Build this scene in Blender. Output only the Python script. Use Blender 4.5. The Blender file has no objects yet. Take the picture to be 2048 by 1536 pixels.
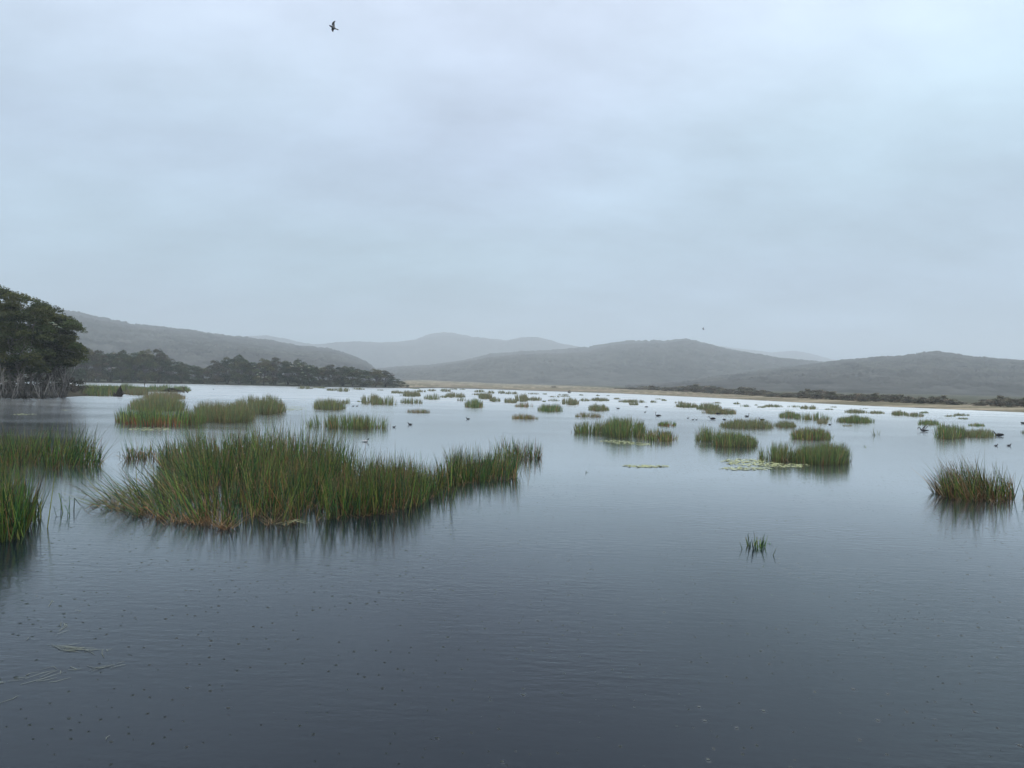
import bpy, math, random
import numpy as np
from mathutils import Matrix, Vector

# ------------------------------------------------------------------ basics
R = np.random.RandomState(7)
rnd = random.Random(7)
sc = bpy.context.scene
COL = sc.collection
F = 1500.0                      # focal length in photo pixels (photo 2048 wide)
CAMH = 4.0
ROLL = 0.0209
CX, CY, YH = 1024.0, 768.0, 766.0

fw = Vector((0, 1, -(CY - YH) / F)).normalized()
r0 = Vector((1, 0, 0)); u0 = r0.cross(fw).normalized()
cr, sr = math.cos(ROLL), math.sin(ROLL)
RIGHT = (r0 * cr + u0 * sr).normalized()
UP = RIGHT.cross(fw).normalized()
CAM = Vector((0, 0, CAMH))

def ray(x, y):
    return fw * F + RIGHT * (x - CX) + UP * (CY - y)
def ground(x, y, z=0.0):
    d = ray(x, y); t = (z - CAMH) / d.z
    return np.array((d.x * t, d.y * t, z))
def at(x, y, depth):
    d = ray(x, y); t = depth / d.y
    return np.array((d.x * t, depth, CAMH + d.z * t))
def yhor(x):
    return YH + ROLL * (x - CX)
def atz(x, depth, z):
    # point on photo column x at the given depth and height
    p = at(x, yhor(x), depth); return np.array((p[0], depth, z))

# ------------------------------------------------------------------ noise
def _hash(ix, iy, seed):
    n = (ix.astype(np.int64) * 374761393 + iy.astype(np.int64) * 668265263 + seed * 1442695041) & 0x7fffffff
    n = (n ^ (n >> 13)) * 1274126177 & 0x7fffffff
    n = (n ^ (n >> 16)) & 0xffff
    return n / 65535.0
def vnoise(x, y, seed=0):
    x = np.asarray(x, float); y = np.asarray(y, float)
    ix = np.floor(x); iy = np.floor(y); fx = x - ix; fy = y - iy
    fx = fx * fx * (3 - 2 * fx); fy = fy * fy * (3 - 2 * fy)
    a = _hash(ix, iy, seed); b = _hash(ix + 1, iy, seed); c = _hash(ix, iy + 1, seed); d = _hash(ix + 1, iy + 1, seed)
    return a + (b - a) * fx + (c - a) * fy + (a - b - c + d) * fx * fy
def fbm(x, y, seed=0, o=4):
    s = 0; a = 0.5; t = 0
    for k in range(o):
        s = s + a * vnoise(np.asarray(x) * 2 ** k, np.asarray(y) * 2 ** k, seed + k * 17); t += a; a *= 0.5
    return s / t

# ------------------------------------------------------------------ mesh helpers
def mesh(name, V, Fc, mat=None, col=None, smooth=False, parent=None):
    """V (n,3); Fc (m,k) all the same k, or a list of such arrays; col (n,3) point colours"""
    me = bpy.data.meshes.new(name)
    V = np.asarray(V, np.float32).reshape(-1, 3)
    Fs = Fc if isinstance(Fc, list) else [Fc]
    Fs = [np.asarray(f, np.int32) for f in Fs if len(f)]
    me.vertices.add(len(V)); me.vertices.foreach_set('co', V.ravel())
    idx = np.concatenate([f.ravel() for f in Fs])
    tot = np.concatenate([np.full(len(f), f.shape[1], np.int32) for f in Fs])
    st = np.concatenate([[0], np.cumsum(tot)[:-1]]).astype(np.int32)
    me.loops.add(len(idx)); me.loops.foreach_set('vertex_index', idx)
    me.polygons.add(len(tot)); me.polygons.foreach_set('loop_start', st); me.polygons.foreach_set('loop_total', tot)
    if smooth: me.polygons.foreach_set('use_smooth', np.ones(len(tot), bool))
    if col is not None:
        a = me.color_attributes.new('tint', 'FLOAT_COLOR', 'POINT')
        c = np.ones((len(V), 4), np.float32); c[:, :3] = col
        a.data.foreach_set('color', c.ravel())
    me.update(calc_edges=True); me.validate()
    if mat: me.materials.append(mat)
    o = bpy.data.objects.new(name, me); COL.objects.link(o)
    if parent: o.parent = parent
    return o

def tag(o, label=None, cat=None, group=None, kind=None):
    if label: o['label'] = label
    if cat: o['category'] = cat
    if group: o['group'] = group
    if kind: o['kind'] = kind
    return o
def empty(name, loc, label, cat, group=None):
    o = bpy.data.objects.new(name, None); COL.objects.link(o)
    o.location = loc; o.empty_display_size = 0.3
    return tag(o, label, cat, group)

def tube(pts, rad, sides=6, flat=1.0):
    pts = np.asarray(pts, float); n = len(pts)
    rad = np.asarray(rad, float)
    if rad.ndim == 1: rad = np.stack([rad, rad * flat], 1)
    V = []; up = np.array((0.03, 0.02, 1.0))
    T = np.gradient(pts, axis=0)
    prev = None
    for i in range(n):
        t = T[i] / (np.linalg.norm(T[i]) + 1e-9)
        if prev is None:
            a = np.cross(t, up)
            if np.linalg.norm(a) < 0.05: a = np.cross(t, (1, 0, 0))
        else:
            a = prev - t * np.dot(prev, t)
        a /= np.linalg.norm(a); prev = a
        b = np.cross(a, t)
        for k in range(sides):
            th = 2 * math.pi * k / sides
            V.append(pts[i] + a * math.cos(th) * rad[i, 0] + b * math.sin(th) * rad[i, 1])
    Q = []
    for i in range(n - 1):
        for k in range(sides):
            k2 = (k + 1) % sides
            Q.append((i * sides + k, i * sides + k2, (i + 1) * sides + k2, (i + 1) * sides + k))
    V.append(pts[0]); V.append(pts[-1]); c0 = n * sides; c1 = c0 + 1
    Tr = [(c0, (k + 1) % sides, k) for k in range(sides)] + [(c1, (n - 1) * sides + k, (n - 1) * sides + (k + 1) % sides) for k in range(sides)]
    return np.array(V), np.array(Q), np.array(Tr)

class MB:
    def __init__(s): s.V = []; s.Q = []; s.T = []; s.C = []; s.n = 0
    def add(s, V, Q=None, T=None, c=None):
        V = np.asarray(V, float)
        if Q is not None and len(Q): s.Q.append(np.asarray(Q) + s.n)
        if T is not None and len(T): s.T.append(np.asarray(T) + s.n)
        s.V.append(V); s.n += len(V)
        s.C.append(np.tile(c, (len(V), 1)) if c is not None and np.ndim(c) == 1 else (c if c is not None else np.ones((len(V), 3)) * .5))
    def tube(s, p, r, sides=6, c=None, flat=1.0):
        V, Q, T = tube(p, r, sides, flat); s.add(V, Q, T, c)
    def build(s, name, mat, parent=None, smooth=False):
        Fc = []
        if s.Q: Fc.append(np.concatenate(s.Q))
        if s.T: Fc.append(np.concatenate(s.T))
        return mesh(name, np.concatenate(s.V), Fc, mat, np.concatenate(s.C), smooth, parent)

# ------------------------------------------------------------------ materials
def newmat(name):
    m = bpy.data.materials.new(name); m.use_nodes = True
    nt = m.node_tree; b = nt.nodes['Principled BSDF']
    return m, nt, b
def N(nt, t, **kw):
    n = nt.nodes.new(t)
    for k, v in kw.items():
        if k in n.inputs.keys() if isinstance(k, str) else False: n.inputs[k].default_value = v
        else: setattr(n, k, v)
    return n
def math_(nt, op, a, b=None, c=None, clamp=False):
    n = nt.nodes.new('ShaderNodeMath'); n.operation = op; n.use_clamp = clamp
    for i, v in enumerate((a, b, c)):
        if v is None: continue
        if hasattr(v, 'links') or hasattr(v, 'is_linked'): nt.links.new(v, n.inputs[i])
        else: n.inputs[i].default_value = v
    return n.outputs[0]
def mixc(nt, fac, a, b, blend='MIX'):
    n = nt.nodes.new('ShaderNodeMix'); n.data_type = 'RGBA'; n.blend_type = blend
    for i, v in ((0, fac), (6, a), (7, b)):
        if hasattr(v, 'is_linked'): nt.links.new(v, n.inputs[i])
        elif i == 0: n.inputs[0].default_value = v
        else: n.inputs[i].default_value = (*v, 1)
    return n.outputs[2]
def noise(nt, vec, scale, detail=3, rough=.5):
    n = nt.nodes.new('ShaderNodeTexNoise'); n.inputs['Scale'].default_value = scale
    n.inputs['Detail'].default_value = detail; n.inputs['Roughness'].default_value = rough
    if vec is not None: nt.links.new(vec, n.inputs['Vector'])
    return n.outputs['Fac']
def maprange(nt, v, a, b, c, d):
    n = nt.nodes.new('ShaderNodeMapRange'); n.inputs[1].default_value = a; n.inputs[2].default_value = b
    n.inputs[3].default_value = c; n.inputs[4].default_value = d; nt.links.new(v, n.inputs[0]); return n.outputs[0]

def tint_mat(name, rough=.6, transl=0.0, spec=.3, nscale=None, namp=.25):
    m, nt, b = newmat(name)
    a = nt.nodes.new('ShaderNodeAttribute'); a.attribute_name = 'tint'
    c = a.outputs['Color']
    if nscale:
        g = nt.nodes.new('ShaderNodeNewGeometry')
        f = maprange(nt, noise(nt, g.outputs['Position'], nscale, 3), .3, .7, 1 - namp, 1 + namp)
        n = nt.nodes.new('ShaderNodeVectorMath'); n.operation = 'SCALE'; nt.links.new(c, n.inputs[0]); nt.links.new(f, n.inputs['Scale'])
        c = n.outputs[0]
    nt.links.new(c, b.inputs['Base Color'])
    b.inputs['Roughness'].default_value = rough; b.inputs['Specular IOR Level'].default_value = spec
    if transl:
        out = nt.nodes['Material Output']; t = nt.nodes.new('ShaderNodeBsdfTranslucent'); nt.links.new(c, t.inputs['Color'])
        mx = nt.nodes.new('ShaderNodeMixShader'); mx.inputs[0].default_value = transl
        nt.links.new(b.outputs[0], mx.inputs[1]); nt.links.new(t.outputs[0], mx.inputs[2]); nt.links.new(mx.outputs[0], out.inputs['Surface'])
    return m

M_reed = tint_mat('reed_blade', .42, .24, .4)
M_leaf = tint_mat('leaf', .6, .2, .25)
M_bark = tint_mat('bark', .85, 0, .2, 3.0, .35)
M_bird = tint_mat('feather', .6, 0, .3)
M_pad = tint_mat('floating_leaf', .45, 0, .4)
M_hill = tint_mat('hill_forest', .95, 0, .05)
M_sand = tint_mat('sand_and_dry_grass', .95, 0, .1, 0.35, .2)

# ------------------------------------------------------------------ camera
cd = bpy.data.cameras.new('camera'); cam = bpy.data.objects.new('camera', cd); COL.objects.link(cam)
cd.sensor_width = 36; cd.lens = F / 2048 * 36; cd.clip_start = .1; cd.clip_end = 30000
cam.matrix_world = Matrix(((RIGHT.x, UP.x, -fw.x, 0), (RIGHT.y, UP.y, -fw.y, 0), (RIGHT.z, UP.z, -fw.z, CAMH), (0, 0, 0, 1)))
sc.camera = cam

# ------------------------------------------------------------------ sky and light
w = bpy.data.worlds.new('World'); sc.world = w; w.use_nodes = True
nt = w.node_tree; bg = nt.nodes['Background']; bg.inputs['Strength'].default_value = 0.1
SUN_EL, SUN_AZ = math.radians(48), math.radians(25)
sky = nt.nodes.new('ShaderNodeTexSky'); sky.sky_type = 'NISHITA'; sky.sun_disc = False
sky.sun_elevation = SUN_EL; sky.sun_rotation = SUN_AZ
tc = nt.nodes.new('ShaderNodeTexCoord'); sep = nt.nodes.new('ShaderNodeSeparateXYZ'); nt.links.new(tc.outputs['Generated'], sep.inputs[0])
ramp = nt.nodes.new('ShaderNodeValToRGB'); nt.links.new(sep.outputs['Z'], ramp.inputs[0])
def sl(c):  # sRGB 0..255 -> linear
    return tuple(((v / 255) / 12.92 if v / 255 <= .04045 else ((v / 255 + .055) / 1.055) ** 2.4) for v in c)
stops = [(0.0, (176, 201, 223)), (0.07, (172, 197, 218)), (0.16, (179, 202, 223)), (.28, (189, 209, 231)), (.40, (206, 225, 242)), (.50, (213, 230, 244)), (.62, (232, 241, 250)), (.8, (255, 255, 255))]
el = ramp.color_ramp.elements
for i, (p, c) in enumerate(stops):
    e = el[i] if i < 2 else el.new(p)
    e.position = p; e.color = (*sl(c), 1)
# cloud deck: project the direction on a plane overhead so bands flatten towards the horizon
den = math_(nt, 'ADD', math_(nt, 'MAXIMUM', sep.outputs['Z'], 0.0), .30)
cx_ = math_(nt, 'DIVIDE', sep.outputs['X'], den); cy_ = math_(nt, 'DIVIDE', sep.outputs['Y'], den)
cmb = nt.nodes.new('ShaderNodeCombineXYZ'); nt.links.new(cx_, cmb.inputs[0]); nt.links.new(cy_, cmb.inputs[1])
mp = nt.nodes.new('ShaderNodeMapping'); mp.inputs['Rotation'].default_value = (0, 0, math.radians(-24)); mp.inputs['Scale'].default_value = (1.0, 1.35, 1); mp.inputs['Location'].default_value = (3.1, 1.2, 0)
nt.links.new(cmb.outputs[0], mp.inputs['Vector'])
n1 = noise(nt, mp.outputs[0], 1.1, 5, .5)
n2 = noise(nt, mp.outputs[0], 3.2, 5, .55)
n3 = noise(nt, mp.outputs[0], .6, 2, .4)
f = math_(nt, 'ADD', maprange(nt, n1, .3, .7, -.5, .5), maprange(nt, n2, .3, .7, -.34, .34))
bright = math_(nt, 'ADD', math_(nt, 'MULTIPLY', f, .30), 1.0)
# brighter break in the cloud high on the right, darker to the left
rt = maprange(nt, math_(nt, 'MULTIPLY', sep.outputs['X'], math_(nt, 'ADD', sep.outputs['Z'], .15)), -.15, .30, .965, 1.09)
bright = math_(nt, 'MULTIPLY', bright, rt)
def glow(v, wx, wz, amp):
    dx = math_(nt, 'MULTIPLY', math_(nt, 'SUBTRACT', sep.outputs['X'], v[0]), 1 / wx); dz = math_(nt, 'MULTIPLY', math_(nt, 'SUBTRACT', sep.outputs['Z'], v[1]), 1 / wz)
    q = math_(nt, 'ADD', math_(nt, 'MULTIPLY', dx, dx), math_(nt, 'MULTIPLY', dz, dz))
    q = math_(nt, 'MAXIMUM', math_(nt, 'SUBTRACT', 1.0, math_(nt, 'MULTIPLY', q, math_(nt, 'MULTIPLY_ADD', n2, 3.0, -.4))), 0.0)
    return math_(nt, 'MULTIPLY', math_(nt, 'MULTIPLY', q, q), amp)
bright = math_(nt, 'ADD', bright, glow((.38, .085), .12, .022, .22))
bright = math_(nt, 'ADD', bright, glow((.42, .070), .03, .008, -.10))
bright = math_(nt, 'ADD', bright, glow((.46, .33), .14, .05, .08))
bright = math_(nt, 'ADD', bright, glow((-.10, .40), .13, .03, .06))
hueshift = maprange(nt, n3, .35, .65, 0, 1)
tinted = mixc(nt, hueshift, (0.96, 1.02, .985), (1.03, .985, 1.045))
vm = nt.nodes.new('ShaderNodeVectorMath'); vm.operation = 'MULTIPLY'; nt.links.new(ramp.outputs[0], vm.inputs[0]); nt.links.new(tinted, vm.inputs[1])
vs = nt.nodes.new('ShaderNodeVectorMath'); vs.operation = 'SCALE'; nt.links.new(vm.outputs[0], vs.inputs[0]); nt.links.new(math_(nt, 'MULTIPLY', bright, maprange(nt, sep.outputs['Z'], .58, .85, 10.3, 19.0)), vs.inputs['Scale'])
nt.links.new(mixc(nt, .98, sky.outputs[0], vs.outputs[0]), bg.inputs['Color'])

sd = bpy.data.lights.new('sun', 'SUN'); sd.energy = .6; sd.angle = math.radians(25); sd.color = (1, .97, .92)
so = bpy.data.objects.new('sun', sd); COL.objects.link(so)
sv = Vector((math.sin(SUN_AZ) * math.cos(SUN_EL), math.cos(SUN_AZ) * math.cos(SUN_EL), math.sin(SUN_EL)))
so.rotation_euler = sv.to_track_quat('Z', 'Y').to_euler(); so.location = (0, 0, 50)
sc.view_settings.view_transform = 'Standard'; sc.view_settings.look = 'None'; sc.view_settings.exposure = 0; sc.view_settings.gamma = 1
try: sc.cycles.volume_bounces = 2
except Exception: pass

# haze: one closed box of even, thin air
HZ = 9000.0
HB = (-6500.0, 6500.0, -900.0, 7700.0, -3.0, 500.0)
x0, x1, y0, y1, z0, z1 = HB
m = bpy.data.materials.new('haze_air'); m.use_nodes = True; hn = m.node_tree; hn.nodes.remove(hn.nodes['Principled BSDF'])
pv = hn.nodes.new('ShaderNodeVolumePrincipled'); pv.inputs['Color'].default_value = (.87, .94, 1, 1)
pv.inputs['Density'].default_value = 3.0e-4; pv.inputs['Anisotropy'].default_value = .3
hn.links.new(pv.outputs[0], hn.nodes['Material Output'].inputs['Volume'])
V = [(x, y, z) for z in (z0, z1) for y in (y0, y1) for x in (x0, x1)]
hz = mesh('haze', V, np.array([(0, 2, 3, 1), (4, 5, 7, 6), (0, 1, 5, 4), (2, 6, 7, 3), (0, 4, 6, 2), (1, 3, 7, 5)]), m)
tag(hz, 'thin grey rain haze over the lake and hills', 'haze', kind='stuff')

# ------------------------------------------------------------------ water and ground
def polar(name, xs, rows, mat, fn, smooth=True):
    """grid over photo columns xs and rows; fn(x,row)->(point,colour)"""
    V = []; C = []
    for r in rows:
        for x in xs:
            p, c = fn(x, r); V.append(p); C.append(c)
    nx = len(xs); i = np.arange(len(rows) - 1)[:, None] * nx + np.arange(nx - 1)[None]
    i = i.ravel(); Q = np.stack([i, i + 1, i + nx + 1, i + nx], 1)
    return mesh(name, V, Q, mat, np.array(C), smooth)

gm, gnt, gb = newmat('plain_ground')
gb.inputs['Base Color'].default_value = (.07, .085, .05, 1); gb.inputs['Roughness'].default_value = 1
g = gnt.nodes.new('ShaderNodeNewGeometry')
gnt.links.new(mixc(gnt, noise(gnt, g.outputs['Position'], .01, 4), (.05, .065, .035), (.12, .115, .08)), gb.inputs['Base Color'])
gr = mesh('ground', [(-6400, -850, -1.5), (6400, -850, -1.5), (6400, 7650, -1.5), (-6400, 7650, -1.5)], np.array([(0, 1, 2, 3)]), gm)
tag(gr, kind='structure')

wm, nt, b = newmat('lake_water')
b.inputs['Base Color'].default_value = (.004, .008, .015, 1); b.inputs['IOR'].default_value = 1.46
b.inputs['Specular IOR Level'].default_value = .5
g = nt.nodes.new('ShaderNodeNewGeometry'); P = g.outputs['Position']
def mapped(rot, scale, loc=(0, 0, 0)):
    n = nt.nodes.new('ShaderNodeMapping'); n.inputs['Rotation'].default_value = (0, 0, rot); n.inputs['Scale'].default_value = scale; n.inputs['Location'].default_value = loc
    nt.links.new(P, n.inputs['Vector']); return n.outputs[0]
big = noise(nt, mapped(.3, (.5, 1.6, 1)), .09, 3, .5)
b.inputs['Roughness'].default_value = .1
sp = nt.nodes.new('ShaderNodeSeparateXYZ'); nt.links.new(P, sp.inputs[0])
nt.links.new(math_(nt, 'ADD', maprange(nt, big, .35, .65, .05, .10), maprange(nt, sp.outputs['Y'], 25, 160, .02, .22)), b.inputs['Roughness'])
ripple = noise(nt, mapped(math.radians(16), (.8, 2.2, 1)), 2.6, 3, .55)     # crests across the wind
fine = noise(nt, P, 9.0, 3, .6)
patch = maprange(nt, noise(nt, mapped(.2, (1, 1.5, 1), (4, 2, 0)), .16, 2), .42, .62, .25, 1.0)
h = math_(nt, 'ADD', math_(nt, 'MULTIPLY', math_(nt, 'MULTIPLY', ripple, patch), .011), math_(nt, 'MULTIPLY', fine, .0022))
# rain pits: small dents where drops land
def pits(scale, rmax, thr, depth, loc):
    v = nt.nodes.new('ShaderNodeTexVoronoi'); v.inputs['Scale'].default_value = scale; v.inputs['Randomness'].default_value = 1
    v.voronoi_dimensions = '2D'
    nt.links.new(mapped(.1, (1, 1, 1), loc), v.inputs['Vector'])
    s = nt.nodes.new('ShaderNodeSeparateColor'); nt.links.new(v.outputs['Color'], s.inputs[0])
    gate = math_(nt, 'GREATER_THAN', math_(nt, 'ADD', s.outputs[0], maprange(nt, noise(nt, mapped(.4, (1, 1, 1), loc), .55, 2), .35, .65, -.45, .25)), thr)
    size = math_(nt, 'MULTIPLY_ADD', s.outputs[1], rmax * .85, rmax * .15)
    d = math_(nt, 'DIVIDE', v.outputs['Distance'], size)
    dome = math_(nt, 'MAXIMUM', math_(nt, 'SUBTRACT', 1.0, math_(nt, 'MULTIPLY', d, d)), 0.0)
    ring = math_(nt, 'MULTIPLY', math_(nt, 'SINE', math_(nt, 'MULTIPLY', d, 5.0)), math_(nt, 'MAXIMUM', math_(nt, 'SUBTRACT', 1.0, math_(nt, 'MULTIPLY', d, .30)), 0.0))
    return math_(nt, 'MULTIPLY', math_(nt, 'MULTIPLY', math_(nt, 'MULTIPLY_ADD', ring, .30, dome), gate), depth)
h = math_(nt, 'ADD', h, pits(4.4, .052, .60, .010, (0, 0, 0)))
h = math_(nt, 'ADD', h, pits(2.3, .07, .62, .006, (5, 3, 0)))
h = math_(nt, 'MULTIPLY', h, math_(nt, 'DIVIDE', 12.0, math_(nt, 'MAXIMUM', sp.outputs['Y'], 12.0)))   # calmer and averaged out with distance
bp = nt.nodes.new('ShaderNodeBump'); bp.inputs['Strength'].default_value = 1; bp.inputs['Distance'].default_value = 1
nt.links.new(h, bp.inputs['Height'])
rough = b.inputs['Roughness'].links[0].from_socket; nt.nodes.remove(b)
# dark peaty body under a mirror whose strength rises with the grazing angle
df = nt.nodes.new('ShaderNodeBsdfDiffuse'); df.inputs['Color'].default_value = (.006, .010, .016, 1)
gl = nt.nodes.new('ShaderNodeBsdfGlossy'); gl.inputs['Color'].default_value = (.96, .985, .985, 1); nt.links.new(rough, gl.inputs['Roughness']); nt.links.new(bp.outputs[0], gl.inputs['Normal'])
fr = nt.nodes.new('ShaderNodeFresnel'); fr.inputs['IOR'].default_value = 1.333; nt.links.new(bp.outputs[0], fr.inputs['Normal'])
fac = math_(nt, 'MULTIPLY', fr.outputs[0], math_(nt, 'MULTIPLY_ADD', fr.outputs[0], 1.5, .80)); fac = math_(nt, 'MINIMUM', fac, .80)
mxs = nt.nodes.new('ShaderNodeMixShader'); nt.links.new(fac, mxs.inputs[0]); nt.links.new(df.outputs[0], mxs.inputs[1]); nt.links.new(gl.outputs[0], mxs.inputs[2])
nt.links.new(mxs.outputs[0], nt.nodes['Material Output'].inputs['Surface'])
wt = mesh('water', [(-1500, -600, 0), (1500, -600, 0), (1500, 900, 0), (-1500, 900, 0)], np.array([(0, 1, 2, 3)]), wm)
tag(wt, kind='structure')

# shore: the far bank, sand flat on the right, wooded bank on the left
SH = np.array([(-1200, 757), (-300, 759), (0, 762), (160, 765), (400, 768.5), (600, 773), (820, 776.5), (880, 776), (960, 778), (1100, 782.5), (1240, 787), (1420, 795.5), (1560, 803), (1720, 811), (2048, 825), (2500, 852), (3200, 900)])
D1 = np.array([(-1200, 450), (400, 440), (780, 460), (840, 1500), (1000, 1200), (1240, 560), (1420, 370), (1560, 275), (1720, 217), (2048, 178), (2500, 140), (3200, 110)])
ZT = np.array([(-1200, 1.2), (780, 1.2), (840, 6.2), (1000, 2.2), (1240, 1.3), (1420, .75), (2048, .6), (3200, .6)])
def shore_depth(x): return ground(x, np.interp(x, SH[:, 0], SH[:, 1]))[1]
def shore_z(x, depth):
    d0 = shore_depth(x); d1 = np.interp(x, D1[:, 0], D1[:, 1]); d1 = max(d1, d0 * 1.06); zt = np.interp(x, ZT[:, 0], ZT[:, 1])
    if depth <= d1:
        t = (depth - d0) / (d1 - d0); return zt * max(t, -.5) ** 1 if t > 0 else 2.0 * t
    return zt + (depth - d1) * .0015
rows = [-.08, -.02, .005, .03, .07, .12, .18, .25, .33, .42, .52, .63, .75, .87, 1.0, 1.08, 1.2, 1.5, 2, 3, 5, 8, 12, 20]
def shore_fn(x, r):
    d0 = shore_depth(x); d1 = max(np.interp(x, D1[:, 0], D1[:, 1]), d0 * 1.06)
    dep = d0 + (d1 - d0) * r if r <= 1 else min(d1 + (d1 * .1) * (r - 1) * 4, 3000 + r)
    dep += (vnoise(x / 9., 1, 3) - .5) * .02 * d0 * (1 if r <= 1 else 0)
    z = shore_z(x, dep)
    p = atz(x, dep, z); 
    n = fbm(p[0] / 22., p[1] / 5. if x > 1240 else p[1] / 40., 5); n2 = vnoise(p[0] / 60., p[1] / 8., 8)
    if 0 < r: p[2] += (fbm(p[0] / 14., p[1] / 14., 2) - .5) * .55 * min(1, r * 4)
    sand = np.array((.215, .180, .130)); dry = np.array((.11, .105, .06)); wet = np.array((.07, .06, .045)); veg = np.array((.05, .055, .035))
    c = sand + (dry - sand) * np.clip((n - .42) * 6, 0, 1) * .8
    c = c + (np.array((.34, .29, .21)) - c) * (.6 if n2 > .62 else 0)
    if r <= .03: c = wet
    if x < 800: c = veg
    elif r > 1.3: c = c + (veg - c) * .9
    return p, c
xs = np.concatenate([np.arange(-1200, 700, 25), np.arange(700, 2100, 4), np.arange(2110, 3200, 25)])
tag(polar('shore', xs, rows, M_sand, shore_fn), kind='structure')

# ------------------------------------------------------------------ hills
def hill(poly, depth, foot, x0, x1, step, nv, amp, canopy, seed, label, base=(.045, .044, .040), pale=0.0, back=1.15):
    poly = np.array(poly, float)
    xs = np.arange(x0, x1 + step, step); vs = np.concatenate([np.linspace(0, 1, nv), [1.04, 1.09, back]])
    X, Vv = np.meshgrid(xs, vs)
    yr = np.interp(X, poly[:, 0], poly[:, 1])
    zr = np.maximum(CAMH + (yhor(X) - yr) / F * depth, 0)
    dep = np.where(Vv <= 1, foot + (depth - foot) * Vv, depth * Vv)
    px = (X - CX) / F * dep; py = dep
    t = np.clip(Vv, 0, 1)
    prof = np.where(Vv <= 1, np.sin(t * math.pi / 2) ** 1.25, 1 - (Vv - 1) / (back - 1) * .9)
    prof = np.where(Vv <= 1, np.minimum(prof, dep / depth * (.96 + .04 * t ** 3)), prof)
    z = zr * prof
    env = np.where(Vv <= 1, np.sin(np.clip(t, 0, 1) * math.pi), 0)
    z = z + (fbm(px / 420, py / 420, seed, 4) - .68) * 2 * amp * env * zr * .5
    cs = canopy[0]; ch = canopy[1]
    b1 = vnoise(px / cs, py / cs, seed + 5); b1 = 1 - np.abs(2 * b1 - 1)
    b2 = vnoise(px / (cs * 2.7), py / (cs * 2.7), seed + 9)
    z = z + (b1 * 1.3 + b2 * .5 - 1.15) * ch * 1.2 * np.clip(prof * 3, 0, 1)
    Vt = np.stack([px, py, z], -1).reshape(-1, 3)
    # tree-by-tree colour, darker in the canopy dips, and a few pale rock outcrops
    k = fbm(px / 30, py / 30, seed + 30, 3); k2 = fbm(px / 160, py / 160, seed + 40, 3)
    c = np.array(base)[None, None] * (1 + (k - .5)[..., None] * 1.8) * (.65 + .7 * b1[..., None]) * (1 + (k2 - .5)[..., None] * .5)
    if pale:
        rk = (fbm(px / 24, py / 60, seed + 60, 3) > .66) & (fbm(px / 220, py / 220, seed + 70, 2) > .56) & (t > .3) & (t < .85)
        c = np.where(rk[..., None], np.array((.26, .26, .22)) * pale, c)
    nx = len(xs); i = (np.arange(len(vs) - 1)[:, None] * nx + np.arange(nx - 1)[None]).ravel()
    Q = np.stack([i, i + 1, i + nx + 1, i + nx], 1)
    o = mesh('hill', Vt, Q, M_hill, np.clip(c, .01, 1).reshape(-1, 3), False)
    tag(o, label, kind='structure')
    return o
hill([(-700, 640), (-300, 605), (0, 607), (115, 622), (150, 625), (200, 636), (260, 648), (330, 656), (400, 664), (450, 671), (500, 677), (545, 683), (600, 693), (650, 698), (680, 705), (705, 713), (730, 723), (752, 740), (800, 770)],
     2300, 900, -700, 800, 2.0, 170, .30, (12, 9), 1, 'left wooded hill', pale=.35)
hill([(-300, 720), (300, 690), (440, 676), (490, 673), (530, 671), (570, 677), (600, 686), (625, 690), (660, 687), (700, 684), (720, 683), (760, 685), (800, 683), (830, 678), (860, 668), (885, 664), (910, 666), (940, 673), (970, 676), (1010, 681), (1040, 675), (1070, 674), (1090, 678), (1120, 687), (1160, 694), (1300, 705), (1500, 740), (1700, 775)],
     5600, 3400, -300, 1700, 3.0, 60, .25, (22, 6), 2, 'farthest pale blue hill')
hill([(640, 762), (700, 745), (770, 737), (800, 734), (860, 731), (920, 722), (980, 709), (1040, 703), (1100, 700), (1180, 694), (1220, 685), (1290, 680), (1330, 682), (1365, 678), (1390, 681), (1420, 689), (1450, 697), (1500, 707), (1540, 716), (1600, 722), (1750, 735), (2000, 760), (2100, 775)],
     3000, 1300, 640, 2100, 2.0, 170, .30, (15, 8), 3, 'central rounded hill', pale=.25)
hill([(1250, 760), (1380, 690), (1420, 690), (1450, 693), (1500, 700), (1540, 705), (1590, 701), (1620, 707), (1650, 715), (1670, 720), (1800, 750), (1850, 790)],
     6600, 4600, 1250, 1850, 3.0, 40, .2, (22, 5), 4, 'small pale hill in the gap')
hill([(1250, 776), (1350, 765), (1440, 750), (1500, 742), (1560, 735), (1640, 727), (1680, 722), (1730, 719), (1800, 716), (1845, 709), (1870, 707), (1910, 712), (1940, 716), (1990, 720), (2048, 722), (2200, 715), (2500, 700), (3000, 740)],
     2100, 700, 1250, 3000, 2.0, 170, .30, (13, 8), 5, 'right wooded hill', pale=.3)

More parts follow.
